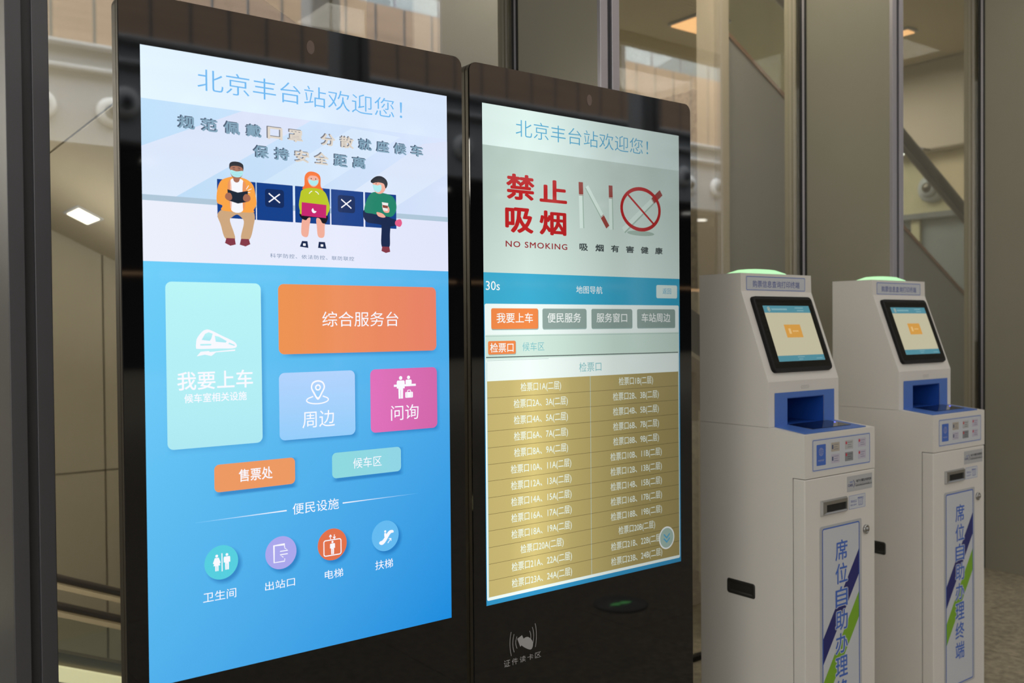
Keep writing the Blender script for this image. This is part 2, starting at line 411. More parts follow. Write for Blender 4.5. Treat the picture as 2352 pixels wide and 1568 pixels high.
box('lower_cladding', 7.97, 8.0, 2.8, 7.8, FL, .93, M['hallgrey'], we)
box('post', 7.93, 7.97, 4.45, 4.53, .3, .93, M['cream'], we)
box('niche', 7.95, 7.99, 4.56, 4.72, .55, .85, M['halldark'], we)
# sloping underside of the upper flight
sf = lambda x: .766-.4916*(x-1.3145)
sof = setting('ceiling_sloped')
def slope_slab(name, x0, x1, y0, y1, th, mat, par, dz=0):
    mk(name, [(x0, y0, sf(x0)+dz), (x1, y0, sf(x1)+dz), (x1, y1, sf(x1)+dz), (x0, y1, sf(x0)+dz), (x0, y0, sf(x0)+dz+th), (x1, y0, sf(x1)+dz+th), (x1, y1, sf(x1)+dz+th), (x0, y1, sf(x0)+dz+th)], BF, mat, par)
for a, b in ((-1.8, -.385), (-.375, .985), (.995, 2.355), (2.365, 3.725), (3.735, 5.2)):
    slope_slab('soffit_panel', a, b, 2.85, 7.42, .02, M['soffit'], sof)
slope_slab('soffit_core', -1.8, 5.2, 2.87, 7.40, .2, M['halldark'], sof, .021)
lp = thing('ceiling_light', (1.376, 6.4, sf(1.376)), 'bright rectangular panel light set in the sloping soffit behind the left glass', 'light')
slope_slab('lamp_frame', 1.300, 1.452, 6.19, 6.60, .012, M['hallwhite'], lp, -.008)
slope_slab('diffuser', 1.315, 1.437, 6.23, 6.56, .012, M['lamp_white'], lp, -.012)
# lower railing seen at bottom left
ra = thing('escalator_balustrade', (.9, 4.0, FL-1.7), 'sloping steel double rail with glass below, behind the left glass pane', 'railing')
def rz(x, z): return z-.4274*(x-.70)
for z, n_ in ((-.96, 0), (-1.07, 1)):
    tube('handrail', (-.6, 4.0, rz(-.6, z)), (1.52, 4.0, rz(1.52, z)), .016, M['darktube'], ra)
    mk('rail_trim', [(-.6, 3.985, rz(-.6, z)-.042), (1.52, 3.985, rz(1.52, z)-.042), (1.52, 4.02, rz(1.52, z)-.042), (-.6, 4.02, rz(-.6, z)-.042), (-.6, 3.985, rz(-.6, z)-.022), (1.52, 3.985, rz(1.52, z)-.022), (1.52, 4.02, rz(1.52, z)-.022), (-.6, 4.02, rz(-.6, z)-.022)], BF, M['steel_light'], ra)
for x0, x1 in ((-.6, .42), (.43, 1.45)):
    mk('glass_panel', [(x0, 4.0, FL-1.7), (x1, 4.0, FL-1.7), (x1, 4.0, rz(x1, -1.11)), (x0, 4.0, rz(x0, -1.11)), (x0, 4.01, FL-1.7), (x1, 4.01, FL-1.7), (x1, 4.01, rz(x1, -1.11)), (x0, 4.01, rz(x0, -1.11))], BF, M['pane'], ra)
mk('light_strip', [(-.6, 4.06, rz(-.6, -1.39)), (1.6, 4.06, rz(1.6, -1.39)), (1.6, 4.06, rz(1.6, -1.33)), (-.6, 4.06, rz(-.6, -1.33)), (-.6, 4.09, rz(-.6, -1.39)), (1.6, 4.09, rz(1.6, -1.39)), (1.6, 4.09, rz(1.6, -1.33)), (-.6, 4.09, rz(-.6, -1.33))], BF, M['strip'], ra)
mk('skirt_panel', [(-.6, 4.10, FL-1.7), (1.6, 4.10, FL-1.7), (1.6, 4.10, rz(1.6, -1.28)), (-.6, 4.10, rz(-.6, -1.28)), (-.6, 4.16, FL-1.7), (1.6, 4.16, FL-1.7), (1.6, 4.16, rz(1.6, -1.28)), (-.6, 4.16, rz(-.6, -1.28))], BF, M['steel'], ra)
# stair with a solid grey side, right of centre
zl = lambda x, off=0: .61-.541*(x-5.684)+off
st = thing('staircase', (6, 3.3, FL), 'grey solid-sided staircase descending to the right behind the right glass panes', 'staircase')
xa, xb = 3.935, 7.95
def slab5(name, x0, x1, y0, y1, zt0, zt1, zb, mat, par):
    mk(name, [(x0, y0, zb(x0)), (x1, y0, zb(x1)), (x1, y0, zt1), (x0, y0, zt0), (x0, y1, zb(x0)), (x1, y1, zb(x1)), (x1, y1, zt1), (x0, y1, zt0)],
       [(0, 1, 2, 3), (7, 6, 5, 4), (0, 4, 5, 1), (1, 5, 6, 2), (2, 6, 7, 3), (3, 7, 4, 0)], mat, par)
slab5('side_wall', xa, xb, 3.3, 3.38, zl(xa), zl(xb), lambda x: FL, M['stairgrey'], st)
slab5('edge_trim', xa, xb, 3.29, 3.39, zl(xa, .025), zl(xb, .025), lambda x: zl(x, .0), M['copper'], st)
slab5('glass_panel', xa, xb, 3.33, 3.342, zl(xa, .60), zl(xb, .60), lambda x: zl(x, .025), M['pane'], st)
tube('handrail', (xa, 3.335, zl(xa, .635)), (xb, 3.335, zl(xb, .635)), .045, M['darktube'], st)
tube('rail_holder', (xa, 3.335, zl(xa, .575)), (xb, 3.335, zl(xb, .575)), .018, M['steel'], st)
box('end_post', xa-.12, xa, 3.28, 3.40, FL, 2.31, M['post'], st)
for i in range(14):
    x = xa+.05+i*.28
    box('step', x, x+.29, 3.4, 4.9, FL, zl(x+.28, -.05), M['granite'], st)
cl = thing('concrete_column', (2.3, 3.4, FL), 'plain grey column inside, behind the glass right of the tall display', 'column')
box('shaft', 1.98, 2.62, 3.3, 3.7, FL, 2.31, M['stairgrey'], cl, bev=.01)
box('base_ring', 1.96, 2.64, 3.28, 3.72, FL, FL+.1, M['steel'], cl)
dm = thing('dome_camera', (7.86, 4.36, 1.20), 'white dome security camera on the cream end wall behind the glass', 'camera')
lathe('mount_ring', (8.0, 4.36, 1.20), (-1, 0, 0), [(.125, 0), (.125, .04), (.10, .07)], M['hallwhite'], dm)
lathe('dome', (7.93, 4.36, 1.20), (-1, 0, 0), [(.085, 0), (.078, .03), (.06, .045)], M['hallwhite'], dm)
lathe('camera_eye', (7.885, 4.36, 1.20), (-1, 0, 0), [(.045, 0), (.035, .02), (.0, .03)], M['steel'], dm)
for i, (x, y, lb) in enumerate(((7.70, 4.33, 'small bright downlight nearer the right glass frame, above the dome camera'), (7.70, 4.49, 'small bright downlight beside the handrail, left of the one above the dome camera'))):
    t = thing('downlight', (x, y, 1.50), lb, 'light')
    lathe('trim_ring', (x, y, 1.52), (0, 0, -1), [(.04, 0), (.04, .02), (.03, .025)], M['hallwhite'], t, n=20)
    lathe('bulb', (x, y, 1.497), (0, 0, -1), [(.028, 0), (.02, .012), (.0, .02)], M['lamp_spot'], t, n=20)
    box('bracket', x-.01, 7.87, y-.015, y+.015, 1.515, 1.53, M['steel'], t)
for x, y, r_, lb in ((5.42, 4.80, .15, 'warm amber ceiling lamp behind the glass beyond the staircase top'), (6.9, 3.99, .05, 'small warm amber ceiling lamp high behind the right glass pane')):
    t = thing('ceiling_lamp', (x, y, 2.31), lb, 'light')
    box('lamp_frame', x-r_-.02, x+r_+.02, y-r_-.02, y+r_+.02, 2.29, 2.31, M['hallwhite'], t, bev=.004)
    box('diffuser', x-r_, x+r_, y-r_, y+r_, 2.28, 2.291, M['lamp_warm'], t)

# ================================================================== TOUCH KIOSKS
def kiosk(X0, Y0, zt, wd, sx, sz, label, group, shell=True):
    """X0: left edge of the glass, Y0: glass plane, zt: top, (sx, sz): top-left corner of the lit screen"""
    k = thing('touch_kiosk', (X0, Y0, FL), label, 'information kiosk', group)
    X1 = X0+wd
    def slab(name, x0, x1, y0, y1, z0, z1, r, mat, par=k):
        V = []; n = 0
        for y in (y0, y1):
            pts = []
            for cx, cz, a0 in ((x1-r, z1-r, 0), (x0+r, z1-r, 90), (x0+r, z0+r, 180), (x1-r, z0+r, 270)):
                for i in range(7):
                    a = math.radians(a0+15*i); pts.append((cx+r*math.cos(a), y, cz+r*math.sin(a)))
            n = len(pts); V += pts
        return mk(name, V, [tuple(range(n-1, -1, -1)), tuple(range(n, 2*n))]+[(i, (i+1) % n, (i+1) % n+n, i+n) for i in range(n)], mat, par)
    slab('front_glass', X0, X1, Y0, Y0+.005, FL+.10, zt, .022, M['black_glass'])
    slab('front_frame', X0-.0005, X1+.0005, Y0+.0055, Y0+.017, FL+.098, zt+.0005, .022, M['bronze'])
    slab('shadow_gap', X0+.002, X1-.002, Y0+.017, Y0+.0205, FL+.10, zt-.002, .02, M['groove'])
    slab('back_shell', X0-.0005, X1+.0005, Y0+.0205, Y0+.046, FL+.098, zt, .022, M['bronze'])
    box('base_plate', X0+.005, X1-.005, Y0-.06, Y0+.22, FL, FL+.02, M['bronze'], k, bev=.004)
    box('foot', X0+.05, X1-.05, Y0+.01, Y0+.12, FL+.02, FL+.10, M['black_body'], k)
    F_ = Face((sx, Y0, sz))
    ell(F_, 'front_sensor', 346, -54, 9, 14.5, M['lens'], k)
    disp = box('display', sx, sx+.6855, Y0-.0002, Y0+.001, sz-1.2186, sz, M['black_glass'], k)
    return k, disp, F_
SW, SH = 685.5, 1218.6
k1, d1, f1 = kiosk(.457, 1.817, .633, .766, .495, .5366, 'tall black touch kiosk with a blue touch menu screen, the larger one on the left', None)
k2, d2, f2 = kiosk(1.2545, 1.8305, .634, .7705, 1.2906, .5396, 'black touch kiosk showing the no smoking notice and a gold list, beside the blue one', None)

# ---------------- first screen
E1 = dict(
 head=em('scr_head', (226, 243, 255), 1, (214, 228, 250), 'X', sample=True), band=em('scr_band', (190, 222, 248), 1, (214, 226, 250), 'X', sample=True),
 pale=em('scr_pale', (222, 236, 254), 1, (216, 224, 246), 'Z'), pale2=em('scr_pale2', (236, 240, 252), 1, (226, 230, 252), 'X'),
 ray=em('scr_ray', (206, 230, 250), 1, (218, 232, 252), 'X'), rail=em('scr_rail', (176, 200, 218)), title=em('scr_title', (110, 184, 240)),
 slate=em('scr_slate', (128, 162, 184)), slated=em('scr_slate_dark', (70, 88, 112)), sand=em('scr_sand', (222, 212, 200)), sandd=em('scr_sand_dark', (120, 120, 128)),
 blue=em('scr_blue', (112, 208, 250), 1, (8, 138, 220), 'XZ', sample=True), white=em('scr_white', (248, 248, 255), 1.0),
 aqua=em('scr_aqua', (172, 232, 242), 1, (186, 246, 248), 'Z', sample=True), orange=em('scr_orange', (238, 148, 84), 1, (232, 130, 104), 'X'),
 sky=em('scr_sky', (146, 204, 250), 1, (176, 210, 252), 'Z'), mag=em('scr_magenta', (222, 110, 186), 1, (208, 98, 168), 'X'),
 or2=em('scr_orange2', (236, 152, 98)), aq2=em('scr_aqua2', (140, 216, 222), 1, (142, 212, 228), 'X'),
 teal=em('scr_teal', (84, 206, 222)), purp=em('scr_purple', (170, 166, 236)), cor=em('scr_coral', (224, 112, 74)), lb=em('scr_lightblue', (98, 186, 240)),
 seat=em('scr_seat', (24, 66, 140)), seatd=em('scr_seat_dark', (22, 46, 96)), skin=em('scr_skin', (242, 176, 156)), skind=em('scr_skin_dark', (168, 110, 88)),
 jack=em('scr_jacket', (250, 166, 74)), pants=em('scr_pants', (206, 168, 128)), hair=em('scr_hair', (40, 42, 52)), mask=em('scr_mask', (176, 234, 238)),
 maskl=em('scr_mask_line', (130, 204, 214)), book=em('scr_book', (34, 44, 58)), shoe=em('scr_shoe', (134, 60, 74)), ginger=em('scr_ginger', (246, 120, 56)),
 lime=em('scr_lime', (188, 200, 44)), laptop=em('scr_laptop', (200, 42, 112)), skirt=em('scr_skirt', (26, 26, 36)), green=em('scr_green', (38, 134, 108)),
 navy=em('scr_navy', (30, 44, 80)), pink=em('scr_pink', (230, 96, 140)), caption=em('scr_caption', (110, 132, 164)), cap=em('scr_cap', (40, 44, 54)), cup=em('scr_cup', (240, 236, 236)), brown=em('scr_brown', (140, 76, 66)))
def softshadow(circle=False):
    m, n, l, b = newmat('tile_shadow'); n.remove(b); out = n['Material Output']
    tc = n.new('ShaderNodeTexCoord'); s = n.new('ShaderNodeSeparateXYZ'); l.new(tc.outputs['Generated'], s.inputs[0])
    def fall(o):
        a = n.new('ShaderNodeMath'); a.operation = 'SUBTRACT'; a.inputs[1].default_value = .5; l.new(o, a.inputs[0])
        c = n.new('ShaderNodeMath'); c.operation = 'ABSOLUTE'; l.new(a.outputs[0], c.inputs[0])
        r = n.new('ShaderNodeMapRange'); r.interpolation_type = 'SMOOTHSTEP'; r.inputs['From Min'].default_value = .5; r.inputs['From Max'].default_value = .40; l.new(c.outputs[0], r.inputs['Value']); return r.outputs[0]
    def rad():
        v = n.new('ShaderNodeCombineXYZ'); l.new(s.outputs['X'], v.inputs[0]); l.new(s.outputs['Z'], v.inputs[1])
        d_ = n.new('ShaderNodeVectorMath'); d_.operation = 'DISTANCE'; d_.inputs[1].default_value = (.5, .5, 0); l.new(v.outputs[0], d_.inputs[0])
        r = n.new('ShaderNodeMapRange'); r.interpolation_type = 'SMOOTHSTEP'; r.inputs['From Min'].default_value = .5; r.inputs['From Max'].default_value = .34; l.new(d_.outputs['Value'], r.inputs['Value']); return r.outputs[0]
    mu = n.new('ShaderNodeMath'); mu.operation = 'MULTIPLY'; l.new(fall(s.outputs['X']), mu.inputs[0]); l.new(fall(s.outputs['Z']), mu.inputs[1])
    m2 = n.new('ShaderNodeMath'); m2.operation = 'MULTIPLY'; m2.inputs[1].default_value = .55; l.new((mu.outputs[0] if not circle else rad()), m2.inputs[0])
    t = n.new('ShaderNodeBsdfTransparent'); e = n.new('ShaderNodeEmission'); e.inputs[0].default_value = (*lin((14, 92, 168)), 1)
    x = n.new('ShaderNodeMixShader'); l.new(m2.outputs[0], x.inputs[0]); l.new(t.outputs[0], x.inputs[1]); l.new(e.outputs[0], x.inputs[2]); l.new(x.outputs[0], out.inputs['Surface'])
    m.cycles.emission_sampling = 'NONE'; return m
MS = softshadow(); MSC = softshadow(True)
f, d = f1, d1
rr(f, 'header_panel', 0, 0, SW, 100, 0, E1['head'], d, 1)
rr(f, 'banner_panel', 0, 100, SW, 283, 0, E1['band'], d, 1)
poly(f, 'banner_ray', [(0, 235), (0, 190), (195, 100), (345, 100), (60, 283), (0, 283)], E1['pale'], d, 2)
poly(f, 'banner_ray', [(170, 283), (440, 104), (560, 110), (300, 283)], E1['ray'], d, 2)
poly(f, 'banner_ray', [(380, 283), (620, 118), (SW, 105), (SW, 180), (520, 283)], E1['pale'], d, 2)
rr(f, 'banner_floor', 0, 283, SW, 407, 0, E1['pale2'], d, 1)
rr(f, 'rail_line', 0, 281, SW, 292, 0, E1['rail'], d, 2.5)
rr(f, 'menu_panel', 0, 407, SW, SH, 0, E1['blue'], d, 1)
text(f, 'title_text', '北京丰台站欢迎您！', 107, 27, 566, 70, E1['title'], d, 3, -.007)
def shaded(body, boxes_, light, dark):
    for (ch, u0, v0, u1, v1) in boxes_:
        pass
def spaced(body, u0, u1, v0, v1, cols, par, k=4, wt=.025, cw=None):
    n = len(body); cw = cw or (v1-v0)*1.28
    step = (u1-u0-cw)/(n-1)
    for i, ch in enumerate(body):
        if ch == ' ': continue
        a = u0+i*step; lt, dk = cols[i]
        text(f, 'banner_letter_shadow', ch, a-2.5, v0-1.5, a+cw-2.5, v1-1.5, E1[dk], par, k, wt)
        text(f, 'banner_letter', ch, a, v0, a+cw, v1, E1[lt], par, k+1, wt)
A_, B_ = ('slate', 'slated'), ('sand', 'sandd')
spaced('规范佩戴口罩', 69, 326, 124, 149, [A_]*4+[B_]*2, d)
spaced('分散就座候车', 368, 620, 124, 149, [B_]*2+[A_]*4, d)
spaced('保持安全距离', 219, 473, 165, 190, [A_]*2+[B_]*2+[A_]*2, d)
for (a, b) in ((143, 222), (224, 302), (307, 386), (389, 466), (470, 548)):
    rr(f, 'seat_back', a, 240, b, 316, 1, E1['seat'], d, 3)
for c in (261.5, 424.5):
    rr(f, 'seat_sign', c-20, 251, c+21, 288, 6, E1['seatd'], d, 4)
    lines(f, 'seat_cross', [((c-12, 260), (c+12, 278)), ((c+12, 260), (c-12, 278))], 2.6, E1['white'], d, 5)
# seated man with a book
P = lambda n, pts, mt, k, s=True: poly(f, n, pts, E1[mt], d, k, s)
P('man_trousers', [(146, 305), (158, 300), (210, 300), (219, 308), (217, 326), (208, 356), (190, 356), (196, 326), (194, 316), (183, 308), (172, 314), (168, 322), (178, 357), (158, 357), (149, 330), (143, 314)], 'pants', 6)
P('man_jacket', [(163, 236), (182, 232), (203, 236), (216, 246), (221, 264), (223, 284), (217, 296), (213, 302), (154, 302), (153, 292), (142, 286), (143, 262), (150, 244)], 'jack', 7)
P('man_shirt', [(170, 240), (182, 236), (196, 240), (195, 265), (194, 300), (171, 300), (169, 262)], 'white', 8)
P('man_neck', [(176, 226), (189, 226), (188, 240), (182, 244), (176, 240)], 'skind', 9)
P('man_face', [(170, 211), (182, 206), (195, 211), (195, 226), (190, 234), (182, 237), (174, 234), (170, 226)], 'skind', 10)
P('man_hair', [(168, 219), (168, 208), (175, 203), (188, 203), (196, 208), (196, 219), (193, 213), (182, 211), (171, 213)], 'hair', 11)
P('man_mask', [(170, 220), (182, 222), (195, 220), (194, 228), (188, 233), (177, 233), (171, 228)], 'mask', 12)
lines(f, 'man_mask_fold', [((172, 225), (193, 225)), ((174, 229), (191, 229))], .6, E1['maskl'], d, 13)
poly(f, 'man_book', [(163, 259), (184, 264), (205, 259), (204, 281), (184, 286), (164, 281)], E1['book'], d, 14)
P('man_hand', [(160, 268), (168, 266), (172, 272), (171, 279), (164, 281), (158, 276)], 'skind', 15)
P('man_hand', [(208, 268), (200, 266), (195, 272), (196, 279), (204, 281), (210, 276)], 'skind', 15)
lines(f, 'jacket_badge', [((202, 256), (207, 248)), ((205, 258), (213, 254)), ((200, 262), (210, 262))], 1.2, E1['white'], d, 9)
P('man_shoe', [(160, 356), (177, 356), (179, 368), (168, 371), (157, 366)], 'shoe', 8, False)
P('man_shoe', [(190, 356), (206, 356), (209, 366), (199, 371), (187, 368)], 'shoe', 8, False)
lines(f, 'man_eyebrow', [((174, 215.5), (179, 214.5)), ((185, 214.5), (190, 215.5))], 1.1, E1['hair'], d, 11)
lines(f, 'man_eye', [((175, 218.5), (179, 218.2)), ((186, 218.2), (190, 218.5))], .8, E1['hair'], d, 11)
P('man_lapel', [(170, 240), (164, 250), (166, 280), (171, 298), (172, 262)], 'or2', 8); P('man_lapel', [(196, 240), (202, 250), (200, 284), (195, 298), (194, 262)], 'or2', 9)
# seated woman with a laptop
P('woman_hair', [(328, 236), (329, 218), (338, 208), (354, 208), (364, 216), (365, 236), (370, 245), (348, 250), (324, 245)], 'ginger', 6)
P('woman_legs', [(324, 306), (340, 304), (338, 322), (334, 344), (321, 342), (320, 324)], 'skin', 6)
P('woman_legs', [(355, 304), (372, 306), (373, 324), (371, 343), (358, 343), (355, 322)], 'skin', 6)
P('woman_skirt', [(320, 296), (376, 296), (377, 312), (368, 314), (360, 304), (338, 304), (330, 310), (320, 306)], 'skirt', 7)
P('woman_jumper', [(322, 248), (338, 242), (360, 242), (374, 248), (381, 262), (385, 280), (381, 292), (372, 299), (322, 299), (317, 290), (315, 278), (318, 260)], 'lime', 8)
P('woman_face', [(336, 218), (348, 212), (360, 218), (360, 228), (355, 236), (348, 239), (341, 236), (336, 228)], 'skin', 9)
P('woman_fringe', [(335, 222), (337, 212), (348, 208), (359, 212), (361, 222), (355, 216), (341, 216)], 'ginger', 10)
P('woman_mask', [(338, 224), (348, 226), (358, 224), (358, 231), (352, 236), (344, 236), (338, 231)], 'mask', 11)
strip(f, 'jumper_string', [(338, 254), (341, 250), (345, 248)], 1.6, E1['white'], d, 10); strip(f, 'jumper_string', [(352, 248), (357, 250), (360, 254)], 1.6, E1['white'], d, 10)
ell(f, 'woman_eye', 343, 222, 1.1, 1.4, E1['hair'], d, 11, 12); ell(f, 'woman_eye', 353.5, 222, 1.1, 1.4, E1['hair'], d, 11, 12)
poly(f, 'laptop_lid', [(321, 273), (377, 275), (376, 303), (320, 301)], E1['laptop'], d, 12)
P('laptop_mark', [(346, 284), (343, 288), (345, 293), (350, 294), (354, 290), (349, 289)], 'white', 13)
P('woman_shoe', [(321, 354), (333, 354), (335, 368), (316, 366)], 'navy', 8, False); P('woman_shoe', [(359, 354), (373, 354), (376, 368), (357, 367)], 'navy', 8, False)
rr(f, 'shoe_lace', 323, 359, 329, 364, 1, E1['white'], d, 9); rr(f, 'shoe_lace', 363, 359, 369, 364, 1, E1['white'], d, 9)
# seated boy with a cup
P('boy_leg', [(512, 296), (532, 292), (531, 330), (529, 358), (510, 357), (510, 320)], 'navy', 6)
P('boy_thigh', [(466, 280), (482, 276), (506, 282), (530, 292), (548, 297), (546, 308), (528, 312), (500, 308), (476, 306), (466, 296)], 'navy', 7)
P('boy_shirt', [(487, 240), (505, 238), (530, 241), (542, 248), (548, 262), (546, 278), (534, 290), (508, 288), (487, 286), (468, 282), (474, 256)], 'green', 8)
P('boy_face', [(490, 216), (504, 212), (520, 218), (521, 228), (514, 238), (503, 241), (493, 236), (490, 226)], 'skin', 9)
P('boy_cap', [(484, 214), (496, 204), (510, 202), (522, 208), (526, 218), (521, 228), (516, 218), (500, 216), (488, 219)], 'cap', 10)
P('boy_mask', [(489, 222), (500, 223), (509, 221), (510, 231), (503, 238), (494, 236), (490, 230)], 'mask', 11)
ell(f, 'boy_eye', 497, 219.5, 1, 1.3, E1['hair'], d, 12, 12); lines(f, 'boy_eyebrow', [((494, 216.6), (500, 216.2))], .9, E1['hair'], d, 12)
P('boy_hand', [(512, 266), (524, 266), (530, 272), (528, 281), (516, 280)], 'skin', 10)
poly(f, 'coffee_cup', [(511, 259), (527, 260), (525, 278), (514, 277)], E1['cup'], d, 11)
poly(f, 'cup_sleeve', [(512.5, 265), (526, 266), (525.4, 272), (513.3, 271)], E1['brown'], d, 12)
P('boy_hand', [(498, 282), (512, 284), (520, 291), (512, 293), (501, 290)], 'skin', 9)
P('boy_shoe', [(546, 298), (558, 294), (562, 303), (556, 311), (545, 307)], 'pink', 8); P('boy_shoe', [(511, 357), (529, 357), (531, 368), (520, 371), (509, 367)], 'shoe', 8, False)
text(f, 'caption_text', '科学防控、依法防控、联防联控', 251, 382.5, 442, 391.5, E1['caption'], d, 3, 0, 1.15)
def tile(nm, a, b, c, e, r, mt, sh=10):
    rr(f, 'tile_shadow', a-sh*.35, b-sh*.2, c+sh*1.15, e+sh*1.25, 0, MS, d, 2)
    rr(f, nm, a, b, c, e, r, E1[mt], d, 4)
tile('button_tile', 40, 445, 230, 769, 12, 'aqua', 12); tile('button_tile', 267, 445, 650.5, 590.5, 12, 'orange')
tile('button_tile', 266.5, 629, 440.5, 769, 12, 'sky'); tile('button_tile', 478, 629, 651, 769, 12, 'mag')
tile('button_tile', 129.5, 806, 299.5, 861, 10, 'or2', 9); tile('button_tile', 384, 805, 553.5, 860, 10, 'aq2', 9)
T = lambda s_, a, b, c, e, wt=0, mt='white', k=6: text(f, 'button_text', s_, a, b, c, e, E1[mt], d, k, wt)
T('综合服务台', 365, 501.5, 550.5, 534); T('我要上车', 60, 619, 211, 655.5, .012); T('候车室相关设施', 73, 662.5, 197.5, 680.5, .012)
T('周边', 317, 712, 391.5, 747); T('问询', 529, 711.5, 600.5, 745.5); T('售票处', 179, 819.5, 250, 845, .012); T('候车区', 434, 820.5, 504, 843.5)
T('便民设施', 293, 902.5, 398.5, 926); T('卫生间', 104, 1056, 170.5, 1075.5); T('出站口', 231, 1056.5, 296, 1074.5)
T('电梯', 364, 1055, 407, 1074); T('扶梯', 485.5, 1053.5, 530, 1074)
E1['fade'] = em('scr_fade', (248, 248, 255), 1, (70, 178, 242), 'X'); E1['fade2'] = em('scr_fade2', (108, 198, 250), 1, (248, 248, 255), 'X')
poly(f, 'divider_line', [(91, 915.5), (280, 914), (280, 916.5), (91, 916)], E1['fade2'], d, 3)
poly(f, 'divider_line', [(408, 914), (598, 915.5), (598, 916), (408, 916.5)], E1['fade'], d, 3)
for cx, mt in ((141.5, 'teal'), (266.5, 'purp'), (382.5, 'cor'), (511.5, 'lb')):
    ell(f, 'tile_shadow', cx+6, 1008, 41, 41, MSC, d, 2); ell(f, 'round_button', cx, 1001, 34, 34, E1[mt], d, 4, 48)
W_ = 'white'
PW = lambda n, pts, k=6, s=True, mt='white': poly(f, n, pts, E1[mt], d, k, s)
# train symbol
poly(f, 'train_icon', spline([(97, 566), (99, 555), (108, 543), (116, 538), (126, 539), (150, 551), (175, 564), (175, 575), (140, 575.5), (101, 575.5), (97, 572)], 4), E1['white'], d, 6)
PW('train_window', [(108, 558), (115, 546), (122, 543), (130, 546), (127, 556), (124, 560)], 7, False, 'aqua'); PW('train_window', [(134, 550), (142, 552), (158, 561), (156, 564), (136, 562)], 7, False, 'aqua')
PW('train_window', [(163, 564), (174, 569), (174, 571), (161, 567)], 7, False, 'aqua'); rr(f, 'train_stripe', 105, 566, 127, 569, 1.5, E1['aqua'], d, 7)
PW('train_track', [(98, 590), (106, 581), (122, 580), (124, 582), (175, 578), (175, 581), (136, 583), (127, 590), (114, 587)], 6, False)
# map pin
poly(f, 'pin_icon', spline([(353, 647), (365, 651), (369.5, 662), (364, 674), (353, 689), (342, 674), (337, 662), (341, 651)], 5), E1['white'], d, 6)
poly(f, 'pin_icon_inner', spline([(353, 650.5), (362.5, 653.5), (366, 662), (361, 672), (353, 683.5), (345, 672), (340, 662), (343.5, 653.5)], 5), E1['sky'], d, 7)
ell(f, 'pin_ring', 353, 662.5, 6.8, 6.8, E1['white'], d, 8, 24); ell(f, 'pin_ring_inner', 353, 662.5, 3.6, 3.6, E1['sky'], d, 9, 20)
strip(f, 'pin_orbit', [(342, 681)]+[(352+25*math.cos(math.radians(a)), 689+8*math.sin(math.radians(a))) for a in range(235, -55-1, -15)]+[(364, 681)], 2.6, E1['white'], d, 6)
# enquiry symbol
def person(cx, v, h, mt='white', wide=1, skirt=False):
    ell(f, 'figure_head', cx, v+h*.09, h*.085, h*.085, E1[mt], d, 7, 18)
    if skirt: PW('figure_body', [(cx-h*.12, v+h*.2), (cx+h*.12, v+h*.2), (cx+h*.24, v+h*.52), (cx+h*.17, v+h*.54), (cx+h*.20, v+h*.68), (cx+h*.1, v+h*.68), (cx+h*.1, v+h), (cx+.5, v+h), (cx+.5, v+h*.7), (cx-.5, v+h*.7), (cx-.5, v+h), (cx-h*.1, v+h), (cx-h*.1, v+h*.68), (cx-h*.20, v+h*.68), (cx-h*.17, v+h*.54), (cx-h*.24, v+h*.52)], 7, False, mt)
    else: PW('figure_body', [(cx-h*.17, v+h*.2), (cx+h*.17, v+h*.2), (cx+h*.2, v+h*.26), (cx+h*.2, v+h*.55), (cx+h*.12, v+h*.55), (cx+h*.11, v+h), (cx+.4, v+h), (cx+.4, v+h*.62), (cx-.4, v+h*.62), (cx-.4, v+h), (cx-h*.11, v+h), (cx-h*.12, v+h*.55), (cx-h*.2, v+h*.55), (cx-h*.2, v+h*.26)], 7, False, mt)
person(554.5, 646, 51); rr(f, 'counter_bar', 537, 665, 594, 670, 0, E1['white'], d, 6)
ell(f, 'clerk_head', 575, 650, 4, 4, E1['white'], d, 7, 16); rr(f, 'clerk_body', 567, 655, 583, 666, 3, E1['white'], d, 7)
rr(f, 'suitcase', 566, 683, 586, 696, 2, E1['white'], d, 7); rring(f, 'suitcase_handle', 572, 679, 580, 684, 1.5, 1.6, E1['white'], d, 7)
lines(f, 'suitcase_line', [((570, 684), (570, 695)), ((582, 684), (582, 695))], .6, E1['mag'], d, 8)
# toilets, exit, lift, escalator
person(132, 984, 33, skirt=True); person(152.5, 984, 33); lines(f, 'toilet_divider', [((142.5, 983), (142.5, 1019))], 2, E1['white'], d, 7)
strip(f, 'exit_icon', [(274, 991), (274, 984.5), (251, 984.5), (251, 1019.5), (274, 1019.5), (274, 1014)], 2.2, E1['white'], d, 7)
strip(f, 'exit_arrow', [(264, 998), (281, 998), (274, 992)], 2, E1['white'], d, 7); strip(f, 'exit_arrow', [(281, 1005), (264, 1005), (271, 1011)], 2, E1['white'], d, 7)
rring(f, 'lift_frame', 362.5, 991, 402.5, 1024, 4, 2.2, E1['white'], d, 7); person(382.5, 993, 29)
strip(f, 'lift_arrow', [(378, 989), (378, 980)], 1.8, E1['white'], d, 7); strip(f, 'lift_arrow', [(375, 984), (378, 980), (381, 984)], 1.6, E1['white'], d, 7)
strip(f, 'lift_arrow', [(387, 980), (387, 989)], 1.8, E1['white'], d, 7); strip(f, 'lift_arrow', [(384, 985), (387, 989), (390, 985)], 1.6, E1['white'], d, 7)
poly(f, 'escalator_icon', spline([(497, 1012), (505, 1009), (517, 994), (524, 990), (531, 991), (532, 996), (524, 998), (511, 1015), (503, 1020), (496, 1017)], 4), E1['white'], d, 7)
ell(f, 'rider_head', 511, 991, 2.6, 2.6, E1['white'], d, 7, 14); rr(f, 'rider_body', 508.5, 994.5, 513.5, 1003, 1, E1['white'], d, 7)
